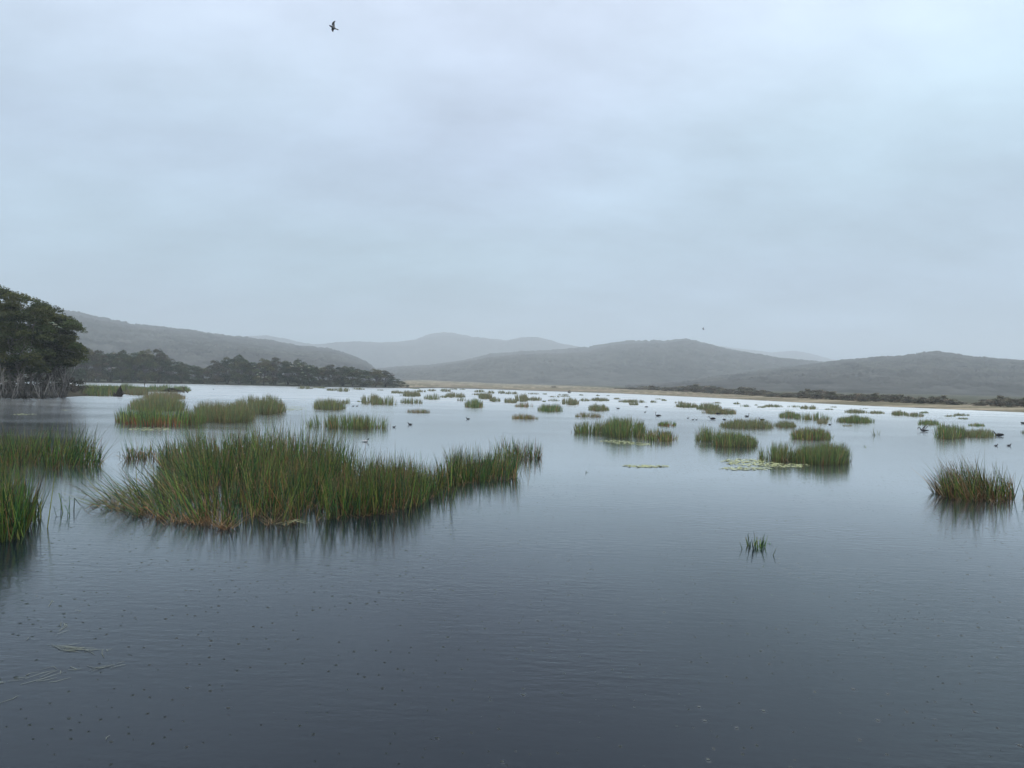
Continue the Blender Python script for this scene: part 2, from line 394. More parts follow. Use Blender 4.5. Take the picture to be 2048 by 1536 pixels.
# ------------------------------------------------------------------ foliage
def leaves(lobes, per, size, seed, base, flat_bias=.35, var=.35):
    """lobes: list of (cx,cy,cz,rx,ry,rz); small bent leaf-clump quads spread through each lobe"""
    r = np.random.RandomState(seed); Vs = []; Cs = []
    for L in lobes:
        n = int(per * r.uniform(.75, 1.25)); c = np.array(L[:3]); rad = np.array(L[3:])
        d = r.normal(size=(n, 3)); d /= np.linalg.norm(d, axis=1)[:, None]
        d[:, 2] = np.where(d[:, 2] < -.3, -d[:, 2] * .6, d[:, 2])
        rr = r.uniform(.35, 1.0, n) ** .5 * (1 + .22 * (vnoise(d[:, 0] * 3 + 9, d[:, 1] * 3 + d[:, 2] * 2, seed) - .4))
        P = c + d * rr[:, None] * rad
        s = size * r.uniform(.5, 1.3, n)
        a = r.normal(size=(n, 3)); a[:, 2] *= flat_bias; a /= np.linalg.norm(a, axis=1)[:, None]
        q = r.normal(size=(n, 3)); q[:, 2] *= 1; bq = np.cross(a, q); bq /= np.linalg.norm(bq, axis=1)[:, None]
        a = a * s[:, None]; bq = bq * (s * .55)[:, None]
        V = np.stack([P - a, P - bq * .9, P + a, P + bq], 1)
        Vs.append(V.reshape(-1, 3))
        lobc = np.array(base) * (1 + r.uniform(-var, var)) * np.array((1 + r.uniform(-.15, .25), 1, 1 + r.uniform(-.2, .15)))
        Cs.append(np.repeat(lobc[None] * r.uniform(.65, 1.4, n)[:, None], 4, axis=0))
    V = np.concatenate(Vs); C = np.concatenate(Cs); i = np.arange(len(V)).reshape(-1, 4)
    return V, i, np.clip(C, .004, 1)

def unit_tree(seed, umbrella=True, bush=False):
    """tree of height 1, radius ~.5: returns meshes for trunk and crown"""
    r = np.random.RandomState(seed); lobes = []
    nl = 26 if not bush else 22
    for k in range(nl):
        a = r.uniform(0, 2 * math.pi); q = r.uniform(0, 1) ** .6
        zlow = .30 if not bush else .02
        zc = zlow + (0.92 - zlow) * math.sqrt(max(0, 1 - (q * .93) ** 2)) * r.uniform(.35 if not bush else .55, 1.0)
        zc = min(zc, .9)
        if bush and k % 2: zc *= r.uniform(.1, .5)
        rr = r.uniform(.13, .22) if not bush else r.uniform(.17, .27)
        lobes.append((math.cos(a) * q * .42, math.sin(a) * q * .42, zc, rr, rr, rr * (.55 if umbrella else .8)))
    mb = MB(); c = np.array((.12, .105, .09))
    nst = 3
    for k in range(nst):
        a = r.uniform(0, 6.28); b0 = np.array((math.cos(a) * .03, math.sin(a) * .03, -.02)); tip = np.array((math.cos(a) * .16, math.sin(a) * .16, .5))
        mid = (b0 + tip) / 2 + r.normal(size=3) * .03
        mb.tube([b0, mid, tip], [.022, .016, .011] if not bush else [.006, .005, .004], 5, c)
        for j in range(5):
            L = lobes[r.randint(len(lobes))]; e = np.array(L[:3]); s = mid + (tip - mid) * r.uniform(0, 1)
            mb.tube([s, (s + e) / 2 + r.normal(size=3) * .03, e], [.009, .006, .003], 4, c)
    return lobes, mb

VAR = {}
def tree_variant(kind, k):
    key = (kind, k)
    if key in VAR: return VAR[key]
    if kind == 'tree':
        lobes, mb = unit_tree(100 + k, True)
        rr_ = np.random.RandomState(k); lobes += [(math.cos(a) * rr_.uniform(.2, .38), math.sin(a) * rr_.uniform(.2, .38), rr_.uniform(.06, .34), .17, .17, .13) for a in np.linspace(0, 12, 15)]
        base = [(.080, .090, .044), (.058, .076, .036), (.104, .108, .054), (.086, .084, .054), (.054, .070, .038)][k % 5]
        V, Q, C = leaves(lobes, 150, .024, 200 + k, base)
    else:
        lobes, mb = unit_tree(300 + k, False, True)
        base = [(.15, .14, .10), (.12, .115, .08), (.18, .16, .12)][k % 3]
        V, Q, C = leaves(lobes, 120, .045, 400 + k, base)
    cr_ = mesh('crown', V, Q, M_leaf, C); tr = mb.build('trunk', M_bark)
    VAR[key] = (cr_.data, tr.data)
    bpy.data.objects.remove(cr_); bpy.data.objects.remove(tr)
    return VAR[key]
def put_tree(name, kind, k, p, hgt, wid, rz, label, cat, group, blossom=False):
    cr_, tr = tree_variant(kind, k)
    o = empty(name, p, label, cat, group); o.scale = (wid, wid, hgt); o.rotation_euler = (0, 0, rz)
    a = bpy.data.objects.new('trunk', tr); COL.objects.link(a); a.parent = o
    c = bpy.data.objects.new('crown', cr_); COL.objects.link(c); c.parent = o
    return o

ORD = ['first', 'second', 'third', 'fourth', 'fifth', 'sixth', 'seventh', 'eighth', 'ninth', 'tenth', 'eleventh', 'twelfth', 'thirteenth', 'fourteenth', 'fifteenth', 'sixteenth', 'seventeenth', 'eighteenth', 'nineteenth', 'twentieth']
ORD += ['twenty-' + o for o in ORD[:9]] + ['thirtieth'] + ['thirty-' + o for o in ORD[:9]] + ['fortieth'] + ['forty-' + o for o in ORD[:9]] + ['fiftieth']

# wooded point across the water
TOP = np.array([(100, 690), (165, 689), (185, 690), (200, 700), (232, 693), (250, 699), (270, 696), (325, 697), (345, 714), (380, 724), (402, 736), (420, 724), (440, 712), (455, 704), (485, 705), (497, 717), (540, 714), (600, 713), (615, 721), (635, 730), (655, 728), (665, 724), (690, 725), (705, 731), (718, 738), (745, 736), (760, 738), (775, 742), (792, 753), (812, 766)])
xsT = [128, 150, 172, 196, 222, 244, 268, 292, 316, 340, 362, 386, 408, 430, 455, 478, 502, 526, 550, 574, 598, 620, 640, 660, 684, 706, 728, 750, 770, 788, 803, 815]
nfront = len(xsT)
sizes = []
for i, x in enumerate(xsT):
    top = np.interp(x, TOP[:, 0], TOP[:, 1]) + rnd.uniform(-2, 3)
    dep = shore_depth(x) + (8 if i % 2 else 16) + rnd.uniform(-2, 2)
    dep0 = dep
    zt = at(x, top, dep0)[2]; hh = zt - .3
    wid = max(min((30 if x < 780 else 24) / F * dep * 1.35, hh * 1.3), hh * .62)
    p = atz(x, dep0, .2)
    tone = ['dark', 'dull green', 'olive', 'brownish', 'deep green'][i % 5]
    size = 'tall' if hh > 15 else ('medium' if hh > 8 else 'low')
    where = 'on the left part of the wooded bank' if x < 400 else ('on the middle of the wooded point' if x < 640 else 'on the wooded point tip')
    sizes.append(where)
    lab = '%s %s bank tree, %s from left %s' % (size, tone, ORD[sizes.count(where) - 1], where)
    t = put_tree('bank_tree', 'tree', i % 5, p, hh, wid, rnd.uniform(0, 6), lab, 'tree', 'trees along the wooded bank')
    if x in (526, 620, 598, 222):
        r = np.random.RandomState(i); lob = []
        for k in range(7 if x != 222 else 4):
            lob.append((r.uniform(-.35, .35), -.42 + r.uniform(-.03, .08), r.uniform(.25, .85), .07, .05, .035))
        V, Q, C = leaves(lob, 26, .014, 800 + i, (.55, .56, .46), var=.1)
        bl = mesh('blossom', V, Q, M_leaf, C); bl.parent = t
        bl.rotation_euler = (0, 0, -t.rotation_euler.z)
        t['label'] = lab.replace(' bank tree,', ' white-blossomed tree,')
# second rank behind, taller gaps filled
for i, x in enumerate(range(110, 700, 36)):
    top = np.interp(x, TOP[:, 0], TOP[:, 1]) + 9 + rnd.uniform(-3, 5)
    dep = shore_depth(x) + 34; hh = at(x, top, dep)[2] - .3
    put_tree('bank_tree', 'tree', (i + 2) % 5, atz(x, dep, .3), hh, hh * .9, rnd.uniform(0, 6), 'shadowy tree behind the front rank, %s from left on the wooded bank' % ORD[i], 'tree', 'trees in the rear rank of the wooded bank')

# scrub along the sandy right shore
SB = np.array([(1235, 778), (1260, 775), (1300, 771), (1320, 776), (1350, 772), (1370, 769), (1410, 768), (1440, 774), (1480, 775), (1495, 773), (1520, 779), (1540, 784), (1570, 787), (1590, 782), (1620, 776), (1650, 778), (1680, 786), (1700, 788), (1730, 786), (1765, 784), (1790, 788), (1820, 792), (1840, 795), (1865, 792), (1880, 788), (1900, 796), (1918, 801), (1932, 806), (1953, 806), (1970, 798), (1990, 795), (2015, 791), (2030, 795), (2048, 793), (2150, 800), (2400, 815)])
xsB = [x for x in list(range(1244, 1930, 15)) + list(range(1960, 2200, 16))]
left = [x for x in xsB if x < 1935]
cz = {}
for i, x in enumerate(xsB):
    x = x + rnd.uniform(-3, 3)
    d1 = np.interp(x, D1[:, 0], D1[:, 1]); dep = d1 * (1.03 + .06 * (i % 2)) + rnd.uniform(0, 4)
    top = np.interp(x, SB[:, 0], SB[:, 1]) + rnd.uniform(-1.5, 1.5)
    z0 = shore_z(x, dep) - .15
    hh = max(at(x, top, dep)[2] - z0, 1.0); wid = max(27 / F * dep, hh * .8) * rnd.uniform(.9, 1.25)
    zone = 'below the central hill' if x < 1500 else ('below the valley mouth' if x < 1720 else ('below the right hill' if x < 1935 else 'right of the sandy gap'))
    cz[zone] = cz.get(zone, 0) + 1
    put_tree('shore_shrub', 'bush', i % 3, atz(x, dep, z0), hh, wid, rnd.uniform(0, 6),
             '%s shore shrub %s, %s from left there' % (['grey-green', 'dark', 'pale olive'][i % 3], zone, ORD[cz[zone] - 1]), 'shrub', 'scrub along the sandy far shore')
for x, y, hp, wpx, lab in ((1139, 784, 7, 6, 'small dark bush standing alone on the sand flat'), (1343, 793.5, 3, 7, 'tiny dark bush at the water edge below the central hill'), (1655, 806, 3, 8, 'low dark bush lying on the sand left of the right hill'), (1108, 776, 3, 12, 'low dark scrub patch at the back of the sand flat')):
    dep = ground(x, y, .5)[1]; z = .4; s = dep / F
    put_tree('shore_shrub', 'bush', 1, atz(x, dep, shore_z(x, dep) - .1), hp * s + .1, wpx * s, 1, lab, 'shrub', None)
    
# near bank on the left with the big trees
def blob_bank(name, poly_px, hgt, mat, color, seed, label=None):
    pts = np.array([ground(x, y)[:2] for x, y in poly_px]); c = pts.mean(0)
    V = []; C = []; rings = [1.03, 1.0, .92, .8, .6, .35, 0.02]; zs = [-.3, .05, .3, .6, .85, 1, 1]
    dens = []
    for i in range(len(pts)):
        a, b_ = pts[i], pts[(i + 1) % len(pts)]
        for t in np.linspace(0, 1, 8, endpoint=False): dens.append(a + (b_ - a) * t)
    dens = np.array(dens); n = len(dens)
    for rg, z in zip(rings, zs):
        P = c + (dens - c) * rg * (1 + .03 * (vnoise(dens[:, 0], dens[:, 1], seed)[:, None] - .5))
        zz = z * hgt + (fbm(P[:, 0] / 2., P[:, 1] / 2., seed) - .5) * .5 * hgt * (z > .1)
        V.append(np.column_stack([P, zz])); C.append(np.array(color)[None] * (.6 + .8 * fbm(P[:, 0], P[:, 1], seed + 1))[:, None])
    i = np.concatenate([k * n + np.arange(n) for k in range(len(rings) - 1)]); j = np.concatenate([k * n + (np.arange(n) + 1) % n for k in range(len(rings) - 1)])
    o = mesh(name, np.concatenate(V), np.stack([i, j, j + n, i + n], 1), mat, np.concatenate(C), True)
    return tag(o, kind='structure')
blob_bank('bank', [(-500, 812), (-200, 802), (0, 796), (80, 797), (150, 793), (230, 790), (275, 787), (262, 781), (150, 778), (0, 772), (-500, 775)], .7, M_sand, (.045, .04, .028), 3)
blob_bank('reed_bank', [(120, 780), (250, 783), (330, 784), (384, 780), (350, 777), (250, 773), (120, 771)], .35, M_sand, (.07, .08, .04), 4)

def big_tree(xb, yb, polys, label, seed, nlobes, name='paperbark_tree', trunks=5, lean=0):
    base = ground(xb, yb); dep = base[1]; r = np.random.RandomState(seed)
    poly = np.array(polys, float)
    def inside(x, y):
        n = len(poly); c = False; j = n - 1
        for i in range(n):
            if (poly[i, 1] > y) != (poly[j, 1] > y) and x < (poly[j, 0] - poly[i, 0]) * (y - poly[i, 1]) / (poly[j, 1] - poly[i, 1]) + poly[i, 0]: c = not c
            j = i
        return c
    lobes = []; x0_, y0_ = poly.min(0); x1_, y1_ = poly.max(0); tries = 0
    while len(lobes) < nlobes and tries < 9000:
        tries += 1
        x = r.uniform(x0_, x1_); y = r.uniform(y0_, y1_)
        if not inside(x, y) or not inside(x, y - 5): continue
        rx = r.uniform(1.0, 2.0)
        if not inside(x + rx * 9, y) and not inside(x - rx * 9, y): continue
        q = at(x, y, dep + r.uniform(-4.5, 4.5))
        lobes.append((q[0], q[1], q[2], rx, rx, rx * r.uniform(.5, .8)))
    o = empty(name, base, label, 'tree', None)
    rel = [(L[0] - base[0], L[1] - base[1], L[2], L[3], L[4], L[5]) for L in lobes]
    V, Q, C = leaves(rel, 480, .15, seed, (.062, .076, .022), .3, .6)
    mesh('crown', V, Q, M_leaf, C, parent=o)
    mb = MB(); bc = np.array((.17, .15, .13))
    for k in range(trunks):
        b0 = np.array((r.uniform(-2.2, 2.2), r.uniform(-1.5, 1.5), -.1))
        tgt = np.array(rel[r.randint(len(rel))][:3]); top = b0 * .3 + tgt * .7; top[2] = r.uniform(6, 10)
        pts = [b0, b0 + (top - b0) * .3 + r.normal(size=3) * .35, b0 + (top - b0) * .65 + r.normal(size=3) * .4, top]
        mb.tube(pts, [.24, .18, .13, .08], 7, bc * r.uniform(.7, 1.3))
        for j in range(9):
            s = pts[1] + (pts[3] - pts[1]) * r.uniform(0, 1); L = rel[r.randint(len(rel))]; e = np.array(L[:3])
            if np.linalg.norm(e - s) > 9: e = s + (e - s) * 9 / np.linalg.norm(e - s)
            mb.tube([s, (s + e) / 2 + r.normal(size=3) * .5 - np.array((0, 0, .4)), e], [.08, .05, .02], 5, bc * r.uniform(.7, 1.4))
    mb.build('trunk', M_bark, o, True)
    return o, rel
tA, _ = big_tree(-60, 793, [(-260, 640), (-180, 590), (-80, 572), (0, 576), (30, 582), (45, 640), (30, 752), (-60, 765), (-240, 750)], 'largest tree, cut off by the left edge of the photo', 11, 150, trunks=7)
tB, _ = big_tree(40, 795, [(-20, 578), (25, 579), (50, 594), (82, 602), (100, 640), (95, 700), (90, 745), (10, 758), (-20, 700)], 'tall dark tree at the left edge, second of the near grove', 12, 130, trunks=6)
tC, relC = big_tree(105, 794, [(75, 601), (105, 616), (118, 628), (132, 637), (148, 646), (160, 656), (152, 668), (138, 674), (150, 684), (162, 694), (166, 715), (158, 728), (120, 734), (80, 740), (70, 660)], 'dark green tree leaning over the water at the right end of the near grove', 13, 150, trunks=5)
r = np.random.RandomState(5)
bp_ = ground(105, 794); lob = [tuple(at(x, y, bp_[1] - 4.2) - np.array((bp_[0], bp_[1], 0))) + (.55, .3, .22) for x, y in ((103, 646), (110, 650), (116, 655), (66, 599), (105, 668))]
V, Q, C = leaves(lob, 60, .1, 5, (.55, .56, .44), var=.1); mesh('blossom', V, Q, M_leaf, C, parent=tC)

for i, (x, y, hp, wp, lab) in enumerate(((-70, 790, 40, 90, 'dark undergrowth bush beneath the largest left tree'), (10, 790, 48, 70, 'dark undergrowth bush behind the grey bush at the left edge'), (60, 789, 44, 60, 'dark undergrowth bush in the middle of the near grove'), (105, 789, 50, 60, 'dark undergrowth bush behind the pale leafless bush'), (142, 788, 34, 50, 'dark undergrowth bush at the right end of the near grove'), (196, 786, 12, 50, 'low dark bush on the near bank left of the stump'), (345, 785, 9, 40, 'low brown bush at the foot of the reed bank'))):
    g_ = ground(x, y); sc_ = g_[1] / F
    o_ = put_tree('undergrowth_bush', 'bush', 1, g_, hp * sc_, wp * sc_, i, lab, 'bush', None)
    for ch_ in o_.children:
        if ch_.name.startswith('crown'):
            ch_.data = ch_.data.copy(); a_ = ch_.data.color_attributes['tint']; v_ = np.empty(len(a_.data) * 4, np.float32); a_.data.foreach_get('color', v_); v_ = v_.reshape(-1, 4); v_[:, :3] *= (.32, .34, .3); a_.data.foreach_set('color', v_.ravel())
def bare_shrub(x, y, hgt, spread, n, seed, label, name='bare_shrub', c=(.30, .27, .25), thick=1.0):
    base = ground(x, y); r = np.random.RandomState(seed); mb = MB(); c = np.array(c)
    for k in range(n):
        a = r.uniform(0, 6.28); q = r.uniform(0, 1)
        b0 = np.array((math.cos(a) * spread * .35 * q, math.sin(a) * .6 * q, -.05)); h = hgt * r.uniform(.45, 1)
        top = b0 + np.array((math.cos(a) * spread * .5 * r.uniform(.2, 1), math.sin(a) * spread * .3, h))
        m1 = b0 + (top - b0) * .4 + r.normal(size=3) * .18 + np.array((math.cos(a) * .25, 0, -.1)); m2 = b0 + (top - b0) * .75 + r.normal(size=3) * .2
        cc = c * r.uniform(.5, 1.3)
        mb.tube([b0, m1, m2, top], np.array([.085, .06, .04, .014]) * thick, 5, cc)
        for j in range(4):
            s = m1 + (top - m1) * r.uniform(0, .8); e = s + np.array((r.normal() * .5, r.normal() * .4, r.uniform(.4, 1.2))) * hgt / 5
            mb.tube([s, (s + e) / 2 + r.normal(size=3) * .06, e], np.array([.035, .022, .01]) * thick, 4, cc)
    return tag(mb.build(name, M_bark, None, True), label, 'shrub') , mb, base
def place(t):
    o, mb, base = t; o.location = base; return o
place(bare_shrub(118, 795, 6.4, 5.2, 20, 21, 'pale leafless bush with many upright branches below the leaning tree'))
place(bare_shrub(85, 797, 4.0, 5.0, 14, 22, 'lower grey leafless bush left of the tall pale one', c=(.24, .22, .2)))
place(bare_shrub(8, 797, 6.0, 6.0, 12, 23, 'grey bare-stemmed bush at the left edge of the near bank', c=(.22, .2, .18)))
place(bare_shrub(45, 797, 4.2, 4.5, 10, 24, 'dark bare thicket between the two grey bushes', c=(.10, .09, .08)))
place(bare_shrub(148, 790, 3.4, 3.0, 12, 25, 'small brown bare bush at the right end of the near grove', c=(.16, .14, .12)))

# stump and driftwood at the tip of the near bank
def stump(x, y, hgt, w_, seed, label, name, c):
    base = ground(x, y); r = np.random.RandomState(seed); mb = MB()
    for k in range(16):
        a = r.uniform(0, 6.28); zf = r.uniform(.15, 1) ** 1.3; e = np.array((math.cos(a) * w_ * (1.1 - zf), math.sin(a) * w_ * .5, hgt * zf))
        b0 = np.array((math.cos(a) * w_ * .25, math.sin(a) * .2, -.1))
        mb.tube([b0, (b0 + e) / 2 + r.normal(size=3) * .12, e], [.26, .18, .07], 6, np.array(c) * r.uniform(.6, 1.4))
    o = mb.build(name, M_bark, None, True); o.location = base; return tag(o, label, 'dead wood')
stump(238, 793, 2.1, 1.3, 31, 'dark jagged root stump standing at the tip of the near bank', 'tree_stump', (.04, .035, .03))
def log(p0, p1, r0_, seed, label, c, name='dead_branch', arms=3):
    r = np.random.RandomState(seed); mb = MB(); a = ground(*p0); b_ = np.array(p1, float)
    L = b_; pts = [np.zeros(3), L * .35 + r.normal(size=3) * .08, L * .7 + r.normal(size=3) * .1, L]
    mb.tube(pts, [r0_, r0_ * .8, r0_ * .6, r0_ * .25], 7, np.array(c))
    for k in range(arms):
        s = L * r.uniform(.3, .9); e = s + r.normal(size=3) * np.linalg.norm(L) * .2 + np.array((0, 0, .3))
        mb.tube([s, (s + e) / 2 + r.normal(size=3) * .05, e], [r0_ * .4, r0_ * .3, r0_ * .1], 5, np.array(c))
    o = mb.build(name, M_bark, None, True); o.location = a; return tag(o, label, 'dead wood')
log((259, 790), (-1.0, .3, 2.2), .10, 1, 'grey bare branch leaning up beside the dark stump', (.18, .16, .14))
log((270, 788), (.5, 0, .9), .09, 2, 'short white weathered stub at the tip of the near bank', (.5, .47, .43), arms=1)
log((215, 791), (1.4, .4, .5), .12, 3, 'pale fallen log lying left of the dark stump', (.45, .42, .38), arms=1)
log((376, 786), (-1.6, .3, 1.5), .12, 4, 'dark fallen branch at the right end of the reed bank', (.06, .05, .045))
log((370, 786), (-2.4, 0, .35), .10, 5, 'thin grey branch trailing in the water beside the reed bank', (.2, .18, .16))
log((289, 784), (0.05, 0, 3.6), .09, 6, 'slender bare pole-like sapling standing behind the reed bank', (.10, .09, .07), 'dead_sapling', 4)

# ------------------------------------------------------------------ reeds
GREENS = np.array([(.090, .205, .034), (.050, .155, .042), (.155, .265, .040), (.250, .280, .060), (.070, .170, .075), (.022, .065, .020)])
TANS = np.array([(.42, .24, .10), (.36, .17, .07), (.46, .34, .18), (.24, .15, .07)])
H_CONTRAST = [False]
def blades(P, h, lean, width, seed, prism=False, K=4, kink=.06, palette='green', dry=.12, tip=.5, droop=.15, mute=0.0):
    """P (n,2) feet on the water; h (n,) lengths; lean (n,2) horizontal lean per unit length"""
    r = np.random.RandomState(seed); n = len(P)
    t = np.linspace(0, 1, K + 1)
    lean = np.asarray(lean); 
    ln = np.linalg.norm(lean, axis=1); up = np.sqrt(np.clip(1 - np.clip(ln, 0, .97) ** 2, .05, 1))
    curve = r.uniform(0, droop, n)
    X = P[:, None, 0] + h[:, None] * lean[:, None, 0] * (t[None] + curve[:, None] * 1.5 * t[None] ** 2)
    Y = P[:, None, 1] + h[:, None] * lean[:, None, 1] * (t[None] + curve[:, None] * 1.5 * t[None] ** 2)
    Z = -.06 + h[:, None] * up[:, None] * (t[None] - curve[:, None] * .35 * t[None] ** 2)
    C = np.stack([X, Y, Z], -1)
    kk = r.uniform(size=n) < kink                       # broken stems fold over
    if kk.any():
        m_ = np.where(kk)[0]; a = r.uniform(0, 6.28, len(m_)); ki = 1 + (K // 2) - (r.uniform(size=len(m_)) < .5).astype(int)
        for q, (i, aa, k0) in enumerate(zip(m_, a, ki)):
            seg = h[i] / K; dz = r.uniform(-.9, .15)
            dv = np.array((math.cos(aa), math.sin(aa) * .6, dz)); dv /= np.linalg.norm(dv)
            for k in range(k0 + 1, K + 1): C[i, k] = C[i, k - 1] + dv * seg
            C[i, :, 2] = np.maximum(C[i, :, 2], -.05)
    w_ = width[:, None] * np.clip(1 - t[None] ** 1.6 * .9, .08, 1)
    pal = GREENS if palette != 'tan' else TANS
    g = pal[r.randint(len(pal), size=n)] * (r.uniform(.35, 1.6, n) if prism else r.uniform(.55, 1.5, n))[:, None]
    isd = r.uniform(size=n) < dry
    if H_CONTRAST[0]: g = g * r.uniform(.45, 1.45, n)[:, None]
    g = np.where(isd[:, None], TANS[r.randint(len(TANS), size=n)] * r.uniform(.5, 1.3, n)[:, None], g)
    if mute: g = g * (1 - mute) + np.array((.25, .245, .14)) * mute * r.uniform(.8, 1.2, n)[:, None]
    tipc = np.array((.26, .16, .08)); tf = (t[None] ** 4)[..., None] * (r.uniform(size=n) < tip)[:, None, None]
    basec = np.array((.12, .075, .035)); bf = (np.clip(1 - t * 3.2, 0, 1) ** 1)[None, :, None] * .45
    col = g[:, None] * (1 - tf) + tipc * tf; col = col * (1 - bf) + basec * bf
    th = r.uniform(0, math.pi, n)
    if prism:
        S = 3; ang = th[:, None] + np.arange(3)[None] * 2 * math.pi / 3
        off = np.stack([np.cos(ang), np.sin(ang), np.zeros_like(ang)], -1)      # n,3,3
        V = C[:, :, None] + off[:, None] * (w_[..., None, None] * .55)
    else:
        S = 2; th = r.normal(0, .7, n); off = np.stack([np.cos(th), np.sin(th), np.zeros(n)], -1)
        off = np.stack([off, -off], 1)
        V = C[:, :, None] + off[:, None] * (w_[..., None, None] * .5)
    V = V.reshape(-1, 3); col = np.repeat(col[:, :, None], S, 2).reshape(-1, 3)
    base = (np.arange(n) * (K + 1) * S)[:, None, None]; kq = (np.arange(K) * S)[None, :, None]
    if prism:
        s = np.arange(3)[None, None]; s2 = (np.arange(3) + 1) % 3; s2 = s2[None, None]
        Q = np.stack([base + kq + s, base + kq + s2, base + kq + S + s2, base + kq + S + s], -1).reshape(-1, 4)
    else:
        z_ = base + kq; Q = np.stack([z_, z_ + 1, z_ + 3, z_ + 2], -1).reshape(-1, 4)
    return V, Q, np.clip(col, .004, 1)

def in_poly(P, poly):
    x, y = P[:, 0], P[:, 1]; c = np.zeros(len(P), bool); j = len(poly) - 1
    for i in range(len(poly)):
        cond = (poly[i, 1] > y) != (poly[j, 1] > y)
        c ^= cond & (x < (poly[j, 0] - poly[i, 0]) * (y - poly[i, 1]) / (poly[j, 1] - poly[i, 1] + 1e-12) + poly[i, 0]); j = i
    return c

def near_clump(poly_px, hgt, n, label, seed, leanf=None, hf=None, width=(.015, .034), dry=.12, kink=.06, palette='green', outlean=.25, group=None, tip=.5, thatch=0, prism=True, mute=0):
    poly = np.array([ground(x, y)[:2] for x, y in poly_px]); r = np.random.RandomState(seed)
    c = poly.mean(0); lo, hi = poly.min(0), poly.max(0)
    P = np.empty((0, 2))
    while len(P) < n:
        q = np.column_stack([r.uniform(lo[0], hi[0], n * 2), r.uniform(lo[1], hi[1], n * 2)]); q = q[in_poly(q, poly)]
        dn = fbm(q[:, 0] * 1.3, q[:, 1] * 1.3, seed, 3); q = q[r.uniform(size=len(q)) < np.clip((dn - .31) * 3.6, .03, 1)]
        P = np.concatenate([P, q])
    P = P[:n]; st_ = r.uniform(size=n) < .06; P[st_] += r.normal(0, .45, (int(st_.sum()), 2))    # stray stems
    pxx = CX + P[:, 0] / P[:, 1] * F; u = (pxx - pxx.min()) / (pxx.max() - pxx.min()); v = (P[:, 1] - lo[1]) / (hi[1] - lo[1])
    hn_ = fbm(P[:, 0] * .8, P[:, 1] * .8, seed + 3, 2)
    h = hgt * (r.beta(2.0, 1.9, n) * .80 + .38) * (.55 + .95 * hn_)
    h = h * np.where(r.uniform(size=n) < .04, 1.2, 1)
    if hf is not None: h = h * hf(u, v)
    out = (P - c) / (np.abs(hi - lo).max() * .5)
    lean = out * outlean + r.normal(0, .17, (n, 2)) + .28 * (np.stack([fbm(P[:, 0] * .9 + 5, P[:, 1] * .9, seed + 8, 2), fbm(P[:, 0] * .9, P[:, 1] * .9 + 9, seed + 9, 2)], 1) - .5)
    if leanf is not None: lean = lean + leanf(u, v, r)
    ln = np.linalg.norm(lean, axis=1); lean = lean * (np.clip(ln, 0, .93) / (ln + 1e-6))[:, None]
    o = empty('reed_clump', (c[0], c[1], 0), label, 'reeds', group)
    W = r.uniform(*width, n); kink = kink * 1.6 if n > 200 else kink
    pl = P - c; dryn = int(n * dry)
    if n <= 60:
        for k in range(n):
            V, Q, C = blades(pl[k:k + 1], h[k:k + 1], lean[k:k + 1], W[k:k + 1], seed + k, prism, 5, kink, palette, dry, tip, mute=mute); mesh('stem', V, Q, M_reed, C, parent=o)
        return o
    V, Q, C = blades(pl[dryn:], h[dryn:], lean[dryn:], W[dryn:], seed, prism, 5, kink * .6, palette, 0.03, tip, mute=mute); mesh('green_blades', V, Q, M_reed, C, parent=o)
    if dryn:
        l2 = lean[:dryn] * 1.25; ln = np.linalg.norm(l2, axis=1); l2 = l2 * (np.clip(ln, 0, .95) / (ln + 1e-6))[:, None]
        V, Q, C = blades(pl[:dryn], h[:dryn] * r.uniform(.5, 1.05, dryn), l2, W[:dryn], seed + 1, prism, 5, min(.9, kink * 3), 'tan', 1, tip, mute=mute); mesh('dry_blades', V, Q, M_reed, C, parent=o)
    if thatch:
        k = thatch; i = r.randint(0, n, k); a = r.uniform(0, 6.28, k)
        i = i[np.argsort(P[i, 1] + P[i, 0] * .25)][:k]; i = i[(r.uniform(0, 1, k) ** 1.8 * k).astype(int)]; fr = pl[i] + np.column_stack([np.zeros(k), -r.uniform(0, .35, k)])
        V, Q, C = blades(fr, r.uniform(.25, .8, k) * hgt * .6, np.column_stack([np.cos(a), np.sin(a)]) * r.uniform(.6, .93, k)[:, None], r.uniform(.012, .025, k), seed + 2, prism, 3, .4, 'tan', 1, .2)
        mesh('fallen_blades', V, Q, M_reed, C, parent=o)
    return o

NG = 'reed clumps standing in the lake'
near_clump([(-140, 1095), (0, 1088), (50, 1078), (62, 1050), (55, 1020), (0, 1005), (-140, 1010)], 1.75, 1500, 'nearest dark green reed clump cut off by the left edge', 41, outlean=.15, dry=.08, group=NG)
near_clump([(40, 1060), (85, 1058), (92, 1030), (60, 1020)], 1.45, 26, 'few loose dark stems right of the nearest left clump', 42, outlean=.2, dry=.0, kink=.15, group=NG)
near_clump([(-160, 942), (0, 941), (90, 938), (200, 934), (205, 918), (120, 904), (0, 900), (-160, 903)], 1.30, 2000, 'wide green reed clump behind the nearest one at left edge', 43, outlean=.22, dry=.16, hf=lambda u, v: .85 + .25 * (u > .5), group=NG, thatch=300, tip=.6)
def lf3(u, v, r):
    k = np.clip((.50 - u) * 2.3, 0, 1) * np.clip(1.25 - v * 1.1, .25, 1)
    return np.column_stack([-k * r.uniform(.4, 1.5, len(u)), -k * .2 * np.ones(len(u))])
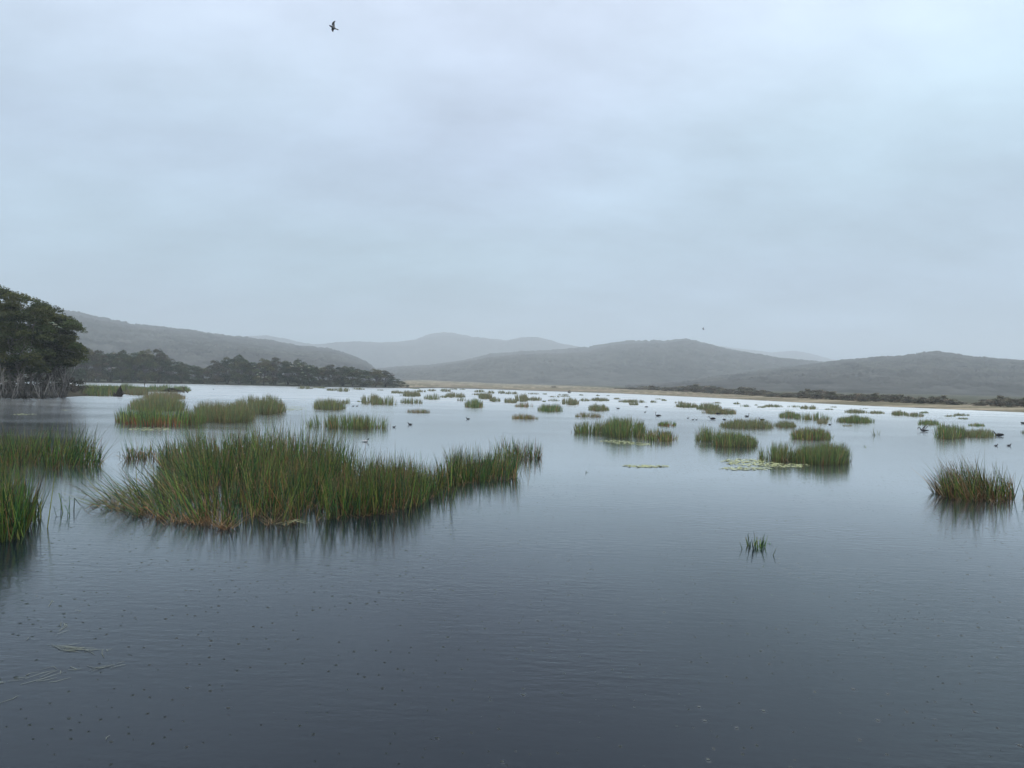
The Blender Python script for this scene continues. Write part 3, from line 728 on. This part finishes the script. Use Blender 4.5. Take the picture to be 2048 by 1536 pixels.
near_clump([(182, 1010), (285, 1032), (380, 1045), (450, 1055), (560, 1052), (640, 1038), (700, 1000), (722, 960), (690, 930), (610, 908), (470, 902), (350, 908), (320, 935), (330, 965), (255, 985)], 1.55, 5600, 'largest reed clump, its left side flattened and leaning left', 44, leanf=lf3, outlean=.12, dry=.27, kink=.07, group=NG, thatch=2200,
           hf=lambda u, v: .80 + .25 * v + .12 * (u > .35) - .25 * np.clip(u - .75, 0, 1) * 2, tip=.55)
near_clump([(645, 1042), (700, 1034), (780, 1026), (850, 1008), (880, 988), (874, 966), (800, 956), (738, 958), (700, 990)], 1.26, 2300, 'dense reed clump with brown tips joined to the right of the largest', 45, outlean=.12, dry=.28, kink=.08, group=NG, thatch=260, tip=.65)
near_clump([(888, 975), (940, 968), (1000, 962), (1035, 958), (1030, 942), (960, 930), (900, 938)], 1.18, 1200, 'green reed clump with orange patch between dense clump and open water', 46, outlean=.25, dry=.28, kink=.08, group=NG, thatch=100, tip=.6)
near_clump([(872, 990), (905, 982), (905, 950), (880, 950)], 1.0, 150, 'thin dark stems bridging the dense clump and the orange-patched one', 57, outlean=.35, dry=.3, kink=.15, group=NG)
near_clump([(985, 922), (1030, 920), (1082, 918), (1080, 910), (1000, 908)], 1.0, 260, 'short brownish reed fringe trailing right behind the orange-patched clump', 47, outlean=.1, dry=.35, kink=.05, group=NG)
near_clump([(880, 1000), (905, 1004), (912, 992), (890, 985)], 1.3, 12, 'few dark stems standing in water in front of the orange-patched clump', 48, outlean=.35, dry=0, kink=.1, group=NG)
near_clump([(245, 924), (350, 922), (350, 908), (262, 906)], .95, 260, 'low flattened brown reed patch behind left side of the largest clump', 49, outlean=.3, dry=.5, kink=.5, group=NG)
near_clump([(100, 1035), (150, 1030), (165, 1020), (120, 1018)], 1.25, 7, 'few bent dark stems between nearest left clump and largest clump', 50, outlean=.3, dry=0, kink=.75, group=NG)
near_clump([(1865, 985), (1890, 995), (1940, 1003), (1985, 1002), (2030, 1000), (2030, 982), (1960, 974), (1890, 975)], 1.42, 900, 'orange-tipped reed clump alone in open water near the right edge', 51, outlean=.15, dry=.5, kink=.05, group=NG, tip=.9, leanf=lambda u, v, r: np.column_stack([-.22 * np.ones(len(u)), 0 * u]), hf=lambda u, v: 1.1 - .9 * np.abs(u - .45), thatch=60)
near_clump([(1480, 1100), (1526, 1102), (1528, 1092), (1492, 1090)], .38, 34, 'tiny sprig of short dark stems alone in open water at right', 52, outlean=.3, dry=0, kink=.3, group=NG, width=(.018, .030), mute=0)
near_clump([(1166, 946), (1180, 946), (1180, 940), (1167, 940)], .17, 8, 'faint sprig of few short stems in open water at centre', 53, outlean=.2, dry=0, kink=.3, group=NG)
near_clump([(1744, 872), (1760, 872), (1760, 868), (1746, 868)], .9, 14, 'faint sparse stems alone left of the swans near the right edge', 54, outlean=.2, dry=0, kink=.1, group=NG, mute=.5)
near_clump([(1726, 896), (1732, 896), (1732, 893), (1727, 893)], .4, 5, 'tiny bent stem in open water right of the lily patch', 55, outlean=.3, dry=0, kink=.5, group=NG)
near_clump([(2046, 1006), (2090, 1010), (2090, 990), (2050, 988)], 1.0, 60, 'few stems of a clump cut off by the right edge', 56, outlean=.2, dry=.1, kink=.2, group=NG)

# middle and far tussocks: x0, x1, base y, top y, tone, label (or None)
MID = [
 (160, 236, 793, 771, 'g', 'green reeds growing on the near bank left of the stump'), (246, 300, 791, 774, 'm', 'low olive reeds growing around the dark stump'),
 (150, 300, 786, 766, 'g', 'long reed bed behind the stump along the reed bank'), (290, 384, 784, 768, 'g', 'green reed bed at the right tip of the reed bank'),
 (285, 372, 800, 779, 'p', 'pale straw-coloured reed clump right of the stump'),
 (255, 372, 823, 788, 'm', 'olive reed clump right behind the red-based one'), (230, 395, 852, 806, 'r', 'reed clump with rusty red base left of the long green bed'),
 (362, 412, 850, 812, 's', 'thin reed tuft joining the red-based clump to the long green bed'), (385, 510, 846, 800, 'm', 'long green reed bed centre of the left bay'), (455, 572, 829, 790, 'm', 'rear right part of the long left reed bed'),
 (615, 778, 858, 824, 's', 'wide dark sparse reed clump behind the dense brown-tipped one'), (626, 692, 821, 795, 'm', 'rounded olive clump behind the wide dark sparse one'),
 (685, 700, 808, 795, 's', 'small stem tuft at right shoulder of the rounded olive clump'),
 (722, 765, 810, 787, 'm', 'dense rounded tussock below left of the highest hill'), (755, 796, 811, 790, 's', 'sparse tussock joined to the right of the dense rounded one'),
 (800, 846, 808, 794, 's', 'short flat-topped tussock right of the dense rounded one'), (810, 862, 826, 815, 't', 'sparse tan stem row below the flat-topped tussock'),
 (930, 967, 817, 796, 'd', 'compact dark green tussock below the highest hill'), (1022, 1075, 839, 824, 't', 'short tan and green tussock alone at centre'),
 (1075, 1125, 825, 804, 'd', 'dense dark tussock right above the short tan one'), (1177, 1218, 823, 806, 'm', 'upright olive tussock above the rusty sparse row'),
 (1148, 1206, 835, 823, 't', 'rusty sparse stem row left of the centre swan'), 
 (1148, 1222, 868, 836, 's', 'left part of the centre clump, thin dark stems'), (1205, 1290, 876, 832, 'd', 'tall dense green heart of the centre clump'), (1282, 1353, 883, 852, 'q', 'low ragged right tail of the centre clump'),
 (1315, 1352, 853, 838, 'r', 'small brown tussock just behind the ragged tail'), (1390, 1440, 884, 850, 's', 'thin grey-green stems left of the yellow-green clump'), (1425, 1516, 895, 860, 'd', 'dark green clump front of the swan group'),
 (1440, 1547, 858, 834, 'm', 'long green clump with two swans behind it'), (1550, 1592, 856, 838, 'm', 'short olive clump right of the long swan clump'), (1582, 1662, 881, 850, 'q', 'tan-topped clump behind the lily clump'),
 (1518, 1592, 924, 880, 's', 'left half of the lily clump, fanning thin stems'), (1586, 1700, 930, 880, 'd', 'right half of the lily clump, dense and dark'),
 (1557, 1600, 837, 820, 'd', 'upright green tussock left end of the right middle row'), (1588, 1662, 841, 823, 's', 'low dark tussock right of the upright green one'), (1633, 1656, 848, 834, 'p', 'small pale tussock in front of the low dark one'),
 (1672, 1750, 847, 828, 'd', 'wide green tussock alone left of the faint sparse stems'), (1683, 1706, 853, 847, 'p', 'tiny pale tussock in front of the wide green one'),
 (1867, 1930, 879, 843, 'd', 'tallest clump between the two right swans'), (1915, 1992, 876, 854, 'm', 'long low clump touching the rightmost swan'), (1836, 1878, 851, 836, 'd', 'small dark tussock behind the wing-lifting swan'),
 (1936, 1970, 853, 844, 'r', 'small rusty tussock behind the long low right clump'), (2040, 2080, 868, 856, 's', 'thin stems cut off by the right edge'),
 (1351, 1396, 816, 803, 'm', None), (1392, 1442, 821, 804, 'm', None), (1405, 1474, 829, 814, 'y', 'yellow-green tussock directly behind the swan pair'), (1122, 1158, 811, 793, 'm', 'rounded olive tussock above the dense dark one'),
 (1349, 1365, 808, 800, 'm', None), (1424, 1443, 807, 803, 'm', None), (1466, 1480, 809, 803, 'd', None), (1480, 1502, 814, 808, 's', None), (1509, 1515, 811, 808, 'd', None), (1515, 1532, 816, 810, 'm', None), (1527, 1566, 815, 807, 'm', None),
 (1574, 1602, 815, 809, 's', None), (1600, 1635, 819, 809, 'm', None), (1648, 1673, 820, 816, 's', None), (1660, 1674, 815, 812, 'm', None),
 (1688, 1736, 827, 817, 'm', None), (1737, 1770, 828, 820, 'm', None), (1718, 1742, 818, 815, 'm', None), (1782, 1814, 832, 819, 'm', None), (1810, 1848, 834, 823, 'm', None), (1838, 1858, 827, 821, 'd', None),
 (1887, 1912, 834, 828, 'm', None), (1905, 1940, 832, 825, 'm', None), (1915, 1937, 839, 833, 'd', None),
 (1160, 1180, 803, 795, 'm', None), (1181, 1219, 803, 793, 'm', None), (1227, 1241, 799, 794, 'm', None), (1234, 1292, 806, 797, 'm', None), (1257, 1277, 811, 802, 'm', None), (1300, 1314, 806, 799, 'm', None), (1310, 1323, 799, 796, 'm', None), (1322, 1333, 802, 797, 'd', None),
 (1158, 1167, 791, 788, 'd', None), (1192, 1199, 792, 789, 'd', None), (1213, 1220, 792, 790, 'd', None), (1110, 1139, 791, 787, 'm', None), (1120, 1140, 794, 790, 'm', None),
 (880, 902, 784, 776, 'm', None), (899, 917, 779.5, 776, 'm', None), (919, 931, 779.5, 777, 'd', None), (890, 931, 796, 783, 'm', None), (880, 895, 796, 789, 'd', None), (914, 933, 803, 792, 's', None), (947, 970, 785, 778, 'm', None), (943, 968, 791, 785, 'm', None),
 (955, 985, 799, 783, 'm', None), (979, 1001, 804, 792, 'm', None), (975, 989, 788, 780, 'm', None), (995, 1010, 788, 780, 'm', None), (1010, 1036, 789, 782, 'm', None), (1008, 1035, 807, 794, 'm', None), (1030, 1057, 804, 785, 'm', None), (1052, 1084, 802, 792, 'm', None), (1054, 1080, 789, 785, 'm', None),
 (1030, 1070, 815, 804, 't', None), (1085, 1094, 789, 786, 'd', None), (1084, 1092, 804, 800, 'd', None), (1095, 1120, 803, 796, 's', None), (1098, 1120, 795, 790, 'm', None), 
 (594, 626, 778.5, 771, 'm', None), (622, 656, 777, 772, 'm', None), (652, 676, 782, 775, 'm', None), (673, 700, 784, 774, 'm', None), (704, 731, 780, 774, 'm', None), (754, 769, 781, 778.5, 'm', None), (781, 809, 787.5, 780, 'm', None), (800, 842, 794, 780, 'm', None),
 (832, 852, 785, 778, 'm', None), (845, 882, 800, 786, 's', None), (854, 873, 783, 777, 'm', None), (820, 840, 778, 775, 'd', None), (714, 722, 804, 800, 's', None),
]
TONE = {'g': ('green', .10, .15, .1), 'm': ('olive', .18, .55, .35), 's': ('sparse', .15, .3, .2), 'd': ('dark', .10, .28, .25), 't': ('tan', .6, .3, .4), 'r': ('rusty', .4, .1, .3), 'p': ('pale', .4, .85, .5), 'q': ('mixed', .35, .15, .5), 'y': ('yellowish', .3, .6, .5)}
rowname = lambda y: 'farthest row' if y < 786 else ('second row' if y < 797 else ('third row' if y < 808 else 'fourth row'))
def zonename(x):
    return 'beside the wooded point' if x < 825 else ('below the highest hill' if x < 1000 else ('below the hill saddle' if x < 1240 else ('below the central hill' if x < 1500 else ('before the scrubby shore' if x < 1780 else 'near the right edge'))))
auto = sorted([m_ for m_ in MID if m_[5] is None], key=lambda m_: m_[0] + m_[1]); cnt = {}; AUTOL = {}
for m_ in auto:
    k = (rowname(m_[2]), zonename((m_[0] + m_[1]) / 2)); cnt[k] = cnt.get(k, 0) + 1
    wd = m_[1] - m_[0]; sz = 'tiny' if wd < 16 else ('small' if wd < 32 else 'wide')
    AUTOL[m_] = '%s %s reed tussock, %s from left in %s %s' % (sz, TONE[m_[4]][0], ORD[cnt[k] - 1], k[0], k[1])
for i, m_ in enumerate(MID):
    x0, x1, yb, yt, tn, lab = m_; lab = lab or AUTOL[m_]; _, dry, mute, tip = TONE[tn]
    r = np.random.RandomState(900 + i); xc = (x0 + x1) / 2
    yh = yhor(xc); H = yb - yt
    depfrac = .30 if tn != 's' and tn != 't' else .18
    ybk = yb - H * depfrac
    f0 = ground(xc, yb); bk = ground(xc, ybk)
    hgt = CAMH * (ybk - yt) / max(ybk - yh, 4) ; hgt = min(hgt, 2.1); dens_h = hgt
    wdt = (x1 - x0) / F * f0[1]; dpt = bk[1] - f0[1]
    px_m = F / f0[1]
    area = wdt
    n = int(min(2400, max(70, (x1 - x0) * H * (.45 if tn not in 'st' else .26) * (1.0 if H > 20 else 1.3))))
    bw = max(.016, .95 / px_m) if tn not in 'st' else max(.014, .8 / px_m)
    a = r.uniform(0, 2 * math.pi, n); q = np.sqrt(r.uniform(0, 1, n))
    U = np.cos(a) * q; Vv = np.sin(a) * q
    U = U + r.normal(0, .07, n)
    dy = (Vv * .5 + .5) * dpt; P = np.column_stack([U * wdt * .50 + f0[0] / f0[1] * dy, dy]); hgt *= 1.13
    lump = fbm(U * 2.6 + i * 7, np.zeros(n), i, 2)
    if tn in 's': keep = r.uniform(size=n) < np.clip(vnoise(U * 5 + i, np.zeros(n) + 2, i) * 1.8, .2, 1)
    else: keep = r.uniform(size=n) < np.clip((vnoise(U * max(2.2, wdt * .35) + i * 3, np.zeros(n) + 4, i) - .02) * 4.5, .2, 1)
    edge = 1 - .35 * np.abs(U) ** 3
    h = hgt * (.74 + .44 * lump) * np.clip(edge, .3, 1) * (r.uniform(.68, 1.10, n) if H < 24 else r.beta(2.2, 1.7, n) * .8 + .36)
    lean = np.column_stack([U * .16 + r.normal(0, .09, n), Vv * .1 + r.normal(0, .06, n)])
    o_ = empty('reed_clump', (f0[0], f0[1], 0), lab, 'reeds', NG)
    P, h, lean = P[keep], h[keep], lean[keep]; n = len(P); mute = min(.9, mute + (.2 if yb < 812 else 0)); W = r.uniform(.6, 1.35, n) * bw * (1.15 if H > 24 else 1)  # far rows blended paler: distance haze painted into the blade colour
    K = 3 if H > 20 else 2; H_CONTRAST[0] = H > 22
    nd = int(n * dry) if H > 14 else 0
    V, Q, C = blades(P[nd:], h[nd:], lean[nd:], W[nd:], 900 + i, False, K, .03, 'green', 0.02 if nd else dry, tip, mute=mute)
    mesh('green_blades' if nd else 'blades', V, Q, M_reed, C, parent=o_)
    if nd:
        fac = .55 if tn == 'r' else .85
        V, Q, C = blades(P[:nd], h[:nd] * fac, lean[:nd] * 1.3, W[:nd], 1900 + i, False, K, .1, 'tan', 1, tip, mute=mute * .5)
        if tn == 'r': C = C * np.array((.95, .55, .5))
        mesh('dry_blades', V, Q, M_reed, C, parent=o_)

# ------------------------------------------------------------------ floating leaves and litter
def pads(cells, n, size, label, seed, c=(.40, .43, .20), cat='floating leaves'):
    r = np.random.RandomState(seed); mb = MB(); o0 = ground(*[np.mean([q[0] for q in cells]), np.mean([q[3] for q in cells])])
    tot = sum((q[1] - q[0]) * (q[3] - q[2]) for q in cells)
    for (xa, xb, ya, yb) in cells:
        k = int(n * (xb - xa) * (yb - ya) / tot)
        a = r.uniform(0, 6.28, k); q = np.sqrt(r.uniform(0, 1, k))
        for aa, qq in zip(a, q):
            g = ground((xa + xb) / 2 + math.cos(aa) * qq * (xb - xa) / 2, (ya + yb) / 2 + math.sin(aa) * qq * (yb - ya) / 2) - o0
            s = size * r.uniform(.5, 1.3); st = r.uniform(0, 6.28); th = st + np.linspace(.25, 6.03, 8)
            z = .012 + r.uniform(0, .02)
            ring = np.column_stack([g[0] + np.cos(th) * s, g[1] + np.sin(th) * s * r.uniform(.7, 1), np.full(8, z) + r.normal(0, .006, 8)])
            V = np.vstack([[g[0], g[1], z], ring]); T = [(0, j, j + 1) for j in range(1, 8)]
            mb.add(V, None, T, np.array(c) * r.uniform(.7, 1.2) * np.array((1, 1, r.uniform(.7, 1.2))))
    o = mb.build('lily_pads', M_pad); o.location = (o0[0], o0[1], 0)
    return tag(o, label, cat, kind='stuff')
pads([(1440, 1535, 918, 926), (1455, 1560, 923, 932), (1440, 1542, 934, 941), (1520, 1620, 928, 935)], 620, .085, 'largest pale yellow-green patch of floating leaves before the right clump', 61)
pads([(1198, 1250, 880, 885), (1225, 1275, 883, 889), (1258, 1302, 886, 891)], 200, .09, 'pale leaf patch floating in front of the centre clump', 62)
pads([(1246, 1290, 930, 933), (1255, 1338, 930.5, 935.5)], 150, .08, 'thin pale leaf strip floating alone in open water', 63)
pads([(258, 345, 855, 862)], 110, .09, 'pale leaf strip in front of the rusty-based reeds', 64)
pads([(545, 610, 812, 822)], 200, .12, 'pale leaves floating at right end of the long left bed', 65)
#pads([(150, 240, 803, 811)], 70, .12, 'scattered leaves on dark water before the near bank', 66)
pads([(20, 78, 827.5, 830), (120, 140, 819, 821)], 50, .12, 'white-green streak on dark water below the big trees', 67)
#pads([(110, 190, 934, 942)], 120, .05, 'pale leaf fringe before the wide left clump', 68)
def litter(cells, label, seed):
    r = np.random.RandomState(seed); mb = MB(); o0 = ground(130, 1310)
    for (x, y, L, ang, n) in cells:
        for k in range(n):
            g = ground(x + r.normal() * L * .25, y + r.normal() * 3) - o0; a = math.radians(ang) + r.normal() * .25
            l = L / F * (ground(x, y)[1]) * r.uniform(.4, 1.0) * .5
            dv = np.array((math.cos(a), math.sin(a) * 2.0, 0)) * l
            z = .006 + r.uniform(0, .006)
            p0, p1 = g - dv, g + dv; pm = (p0 + p1) / 2 + np.array((r.normal() * .02, r.normal() * .04, 0))
            pts = np.array([p0, pm, p1]); pts[:, 2] = z
            mb.tube(pts, [.0035, .005, .0025], 4, np.array((.22, .24, .19)) * r.uniform(.5, 1.3), flat=.4)
    o = mb.build('floating_straw', M_pad); o.location = (o0[0], o0[1], 0); return tag(o, label, 'floating stems', kind='stuff')
litter([(150, 1298, 70, 0, 14), (190, 1306, 55, -10, 3), (215, 1304, 14, 60, 1), (90, 1208, 40, -20, 2), (125, 1251, 24, -40, 3), (130, 1262, 16, 70, 2), (155, 1221, 20, -12, 1), (62, 1282, 16, 60, 1), (108, 1338, 30, -15, 2), (145, 1338, 40, 5, 2), (200, 1336, 44, 10, 4), (235, 1330, 24, 30, 2), (80, 1358, 60, 30, 3), (75, 1348, 40, 25, 3), (30, 1356, 30, 20, 2), (5, 1364, 20, 10, 2), (72, 1194, 10, 0, 1), (215, 1470, 14, -70, 1), (25, 1395, 22, 45, 1)], 'scattered pale straw floating near the lower left corner', 71)
fo, fmb = None, MB(); gx = ground(585, 1050)
for p in (((-.5, .0), (.1, .1), (.45, .22)), ((-.3, -.12), (.1, -.1), (.4, .08)), ((-.1, -.15), (.05, 0), (.35, .2))):
    fmb.tube([(a, b_, .015 + .12 * (k == 1)) for k, (a, b_) in enumerate(p)], [.01, .014, .006], 4, np.array((.34, .36, .18)), flat=.4)
fo = fmb.build('fallen_leaf', M_pad); fo.location = gx; tag(fo, 'pale leaves trailing on the water at the foot of the largest clump', 'floating leaves')

# ------------------------------------------------------------------ birds
BLACK = np.array((.012, .012, .013)); RED = np.array((.45, .03, .02))
def smoothpath(P, n):
    P = np.array(P, float); t = np.linspace(0, len(P) - 1, n); i = np.clip(t.astype(int), 0, len(P) - 2); f = t - i
    m_ = np.gradient(P, axis=0); f = f[:, None]
    h00 = 2 * f ** 3 - 3 * f ** 2 + 1; h10 = f ** 3 - 2 * f ** 2 + f; h01 = -2 * f ** 3 + 3 * f ** 2; h11 = f ** 3 - f ** 2
    return h00 * P[i] + h10 * m_[i] + h01 * P[i + 1] + h11 * m_[i + 1]
NECKS = {  # neck points (x forward, z up) after the breast
 'up': [(.36, .22), (.40, .42), (.36, .62), (.40, .74), (.48, .74)],
 'curve': [(.40, .24), (.50, .42), (.60, .50), (.70, .44), (.74, .28)],
 'down': [(.40, .20), (.50, .26), (.60, .22), (.66, .08), (.66, -.05)],
 'tuck': [(.36, .24), (.34, .32), (.26, .33), (.16, .31), (.08, .29)],
 'half': [(.38, .22), (.46, .34), (.46, .46), (.52, .54), (.60, .50)]}
def swan(x, y, pose, face, label, s=1.0, wings=False):
    base = ground(x, y); o = empty('black_swan', base, label, 'swan', 'black swans on the lake')
    o.rotation_euler = (0, 0, 0 if face > 0 else math.pi + rnd.uniform(-.2, .2)); s *= .76; o.scale = (s, s, s)
    body = [(-.62, .14), (-.48, .15), (-.25, .14), (0, .12), (.20, .13), (.32, .16)]
    P = [(a, 0, b_) for a, b_ in body + NECKS[pose]]
    rad = [(.02, .012), (.08, .045), (.17, .10), (.20, .115), (.155, .11), (.09, .085), (.060, .060), (.042, .042), (.036, .036), (.040, .040), (.045, .042)]
    p = smoothpath(P, 40); rr = smoothpath([(*q, 0) for q in rad], 40)[:, :2]
    mb = MB(); mb.tube(p, np.clip(rr, .012, 1), 10, BLACK); mb.build('body', M_bird, o, True)
    e = p[-1]; d = p[-1] - p[-3]; d = d / np.linalg.norm(d)
    mb = MB(); mb.tube([e - d * .01, e + d * .05, e + d * .12], [.024, .018, .006], 6, RED); mb.build('bill', M_bird, o, True)
    for sy in (-1, 1):
        mb = MB()
        if wings and sy: q = [(.18, sy * .13, .24), (-.05, sy * .2, .38), (-.22, sy * .24, .56), (-.34, sy * .2, .66)]; rd = [(.05, .03), (.12, .03), (.12, .025), (.04, .01)]
        else: q = [(.2, sy * .11, .22), (0, sy * .15, .26), (-.25, sy * .13, .26), (-.52, sy * .05, .23)]; rd = [(.03, .05), (.045, .08), (.04, .07), (.012, .02)]
        mb.tube(smoothpath(q, 10), np.clip(smoothpath([(*k, 0) for k in rd], 10)[:, :2], .008, 1), 8, BLACK * 1.8); mb.build('wing', M_bird, o, True)
    return o
swan(1316, 833, 'up', -1, 'black swan with upright neck swimming alone in open water at centre')
swan(1425, 839, 'curve', -1, 'black swan with arched neck bending to the water beside the green clump', 1.0)
swan(1437, 829, 'down', 1, 'black swan with head in the water before the yellow-green tussock')
swan(1494, 834, 'up', 1, 'black swan facing right with upright neck behind the long green clump', .85)
swan(1524, 841, 'half', -1, 'black swan half hidden in the reeds of the long green clump', .85)
swan(1449, 840, 'tuck', 1, 'small dark swan resting at the left edge of the long green clump', .6)
swan(1293, 815, 'tuck', 1, 'low dark swan with tucked head, upper of the centre swans', .85)
swan(1236, 818, 'half', -1, 'small black swan near the rusty sparse stem row', .8)
swan(1848, 863, 'curve', -1, 'black swan lifting its wings beside the tallest right clump', 1.15, True)
swan(1998, 873, 'curve', -1, 'rightmost full black swan, arched neck touching the low clump', 1.15)
swan(2046, 848, 'tuck', -1, 'black swan cut off by the right edge', 1.0)
swan(1660, 850, 'up', 1, 'thin-necked dark swan standing beside the small pale tussock', .5)
def duck(x, y, label, face=1, white=False, s=1.0):
    base = ground(x, y); o = empty('duck', base, label, 'duck', 'small ducks on the lake'); o.scale = (s, s, s)
    if face < 0: o.rotation_euler = (0, 0, math.pi)
    P = [(-.24, 0, .11), (-.16, 0, .08), (-.02, 0, .07), (.1, 0, .08), (.15, 0, .14), (.17, 0, .20), (.21, 0, .22)]
    rad = [(.01, .01), (.06, .04), (.095, .075), (.07, .06), (.035, .035), (.035, .038), (.025, .025)]
    c0 = np.array((.55, .55, .55)) if white else np.array((.03, .03, .032))
    p = smoothpath(P, 26); rr = np.clip(smoothpath([(*q, 0) for q in rad], 26)[:, :2], .008, 1)
    mb = MB(); V, Q, T = tube(p, rr, 8); C = np.tile(c0, (len(V), 1)); C[V[:, 2] > .13] = (.015, .015, .017); mb.add(V, Q, T, C); mb.build('body', M_bird, o, True)
    mb = MB(); mb.tube([(.22, 0, .22), (.26, 0, .215), (.29, 0, .205)], [.014, .012, .004], 5, np.array((.1, .09, .08))); mb.build('bill', M_bird, o, True)
duck(731, 884, 'white-sided duck with dark back between the left clumps', 1, True)
duck(820, 850, 'dark duck alone in open water right of the wide sparse clump', -1)
duck(936, 839, 'dark duck in open water below the compact dark tussock', -1)
duck(706, 813, 'left duck of a close pair right of the rounded olive clump', 1, s=.9)
duck(714, 813, 'right duck of a close pair right of the rounded olive clump', 1, s=.9)
duck(788, 855, 'faint low duck left of the open-water duck', 1, s=.7)
duck(1290, 825, 'tiny duck just below the low dark swan', 1, s=.8)
duck(1376, 837, 'tiny duck left of two others between the centre swans', 1, s=.7)
duck(1386, 840, 'middle tiny duck between the centre swans', 1, s=.7)
duck(1393, 840, 'right tiny duck between the centre swans', 1, s=.6)
duck(427, 779, 'tiny dark duck on far left water before the wooded bank', 1, s=1.0)
duck(1992, 892, 'small dark duck in the line below the rightmost swan', 1, s=.7)
duck(2018, 892, 'second small dark duck in the line below the rightmost swan', 1, s=.8)

def flying(x, y, depth, s, label, name, simple=False):
    p = at(x, y, depth); o = empty(name, p, label, 'bird', 'birds in flight')
    # local x/y lie in a banked plane facing the viewer, z towards the viewer
    o.rotation_euler = (math.radians(90), 0, 0); o.scale = (s, s, s)
    G1 = np.array((.20, .19, .18)); DK = np.array((.02, .022, .028))
    mb = MB(); pth = [(-.165, .078, 0), (-.135, .066, 0), (-.085, .038, 0), (-.02, .005, 0), (.03, -.022, 0), (.055, -.035, 0)]
    V, Q, T = tube(smoothpath(pth, 20), np.clip(smoothpath([(.003, .003, 0), (.018, .018, 0), (.026, .026, 0), (.036, .032, 0), (.022, .02, 0), (.008, .007, 0)], 20)[:, :2], .003, 1), 8)
    C = np.tile(G1, (len(V), 1)); C[V[:, 0] < -.06] = DK; mb.add(V, Q, T, C); mb.build('body', M_bird, o, True)
    def plate(nm, out, th, cols, tilt):
        out = np.array(out, float); n = len(out); c = out.mean(0)
        top = np.column_stack([out, np.full(n, th) + np.abs(out[:, 1]) * tilt]); bot = top.copy(); bot[:, 2] -= 2 * th
        V = np.vstack([top, bot]); i = np.arange(n); j = (i + 1) % n
        mb = MB(); Q = np.stack([i, j, j + n, i + n], 1)
        T = [(0, k, k + 1) for k in range(1, n - 1)] + [(n, n + k + 1, n + k) for k in range(1, n - 1)]
        C = np.array(cols + cols, float); mb.add(V, Q, T, C); mb.build(nm, M_bird, o)
    plate('wing', [(-.05, .045), (-.075, .085), (-.055, .13), (-.01, .165), (.045, .18), (.02, .155), (.008, .12), (.012, .07), (.008, .01), (-.03, .02)], .003, [G1, G1 * .3, G1 * .3, DK, DK, DK, G1 * .6, G1, G1, G1], .4)
    plate('wing', [(-.06, .02), (-.085, -.01), (-.085, -.06), (-.06, -.11), (-.035, -.145), (-.018, -.15), (-.02, -.11), (-.005, -.06), (.015, -.01), (-.02, .0)], .003, [DK] * 10, .4)
    plate('tail', [(.03, -.012), (.07, -.022), (.115, -.035), (.125, -.055), (.10, -.062), (.07, -.05), (.035, -.035)], .003, [DK] * 7, 0)
flying(669, 56, 21, .95, 'swallow-like bird with swept wings high in the upper left sky', 'flying_bird')
flying(1407, 658, 90, 1.0, 'tiny speck of a bird low over the central hill', 'flying_bird')
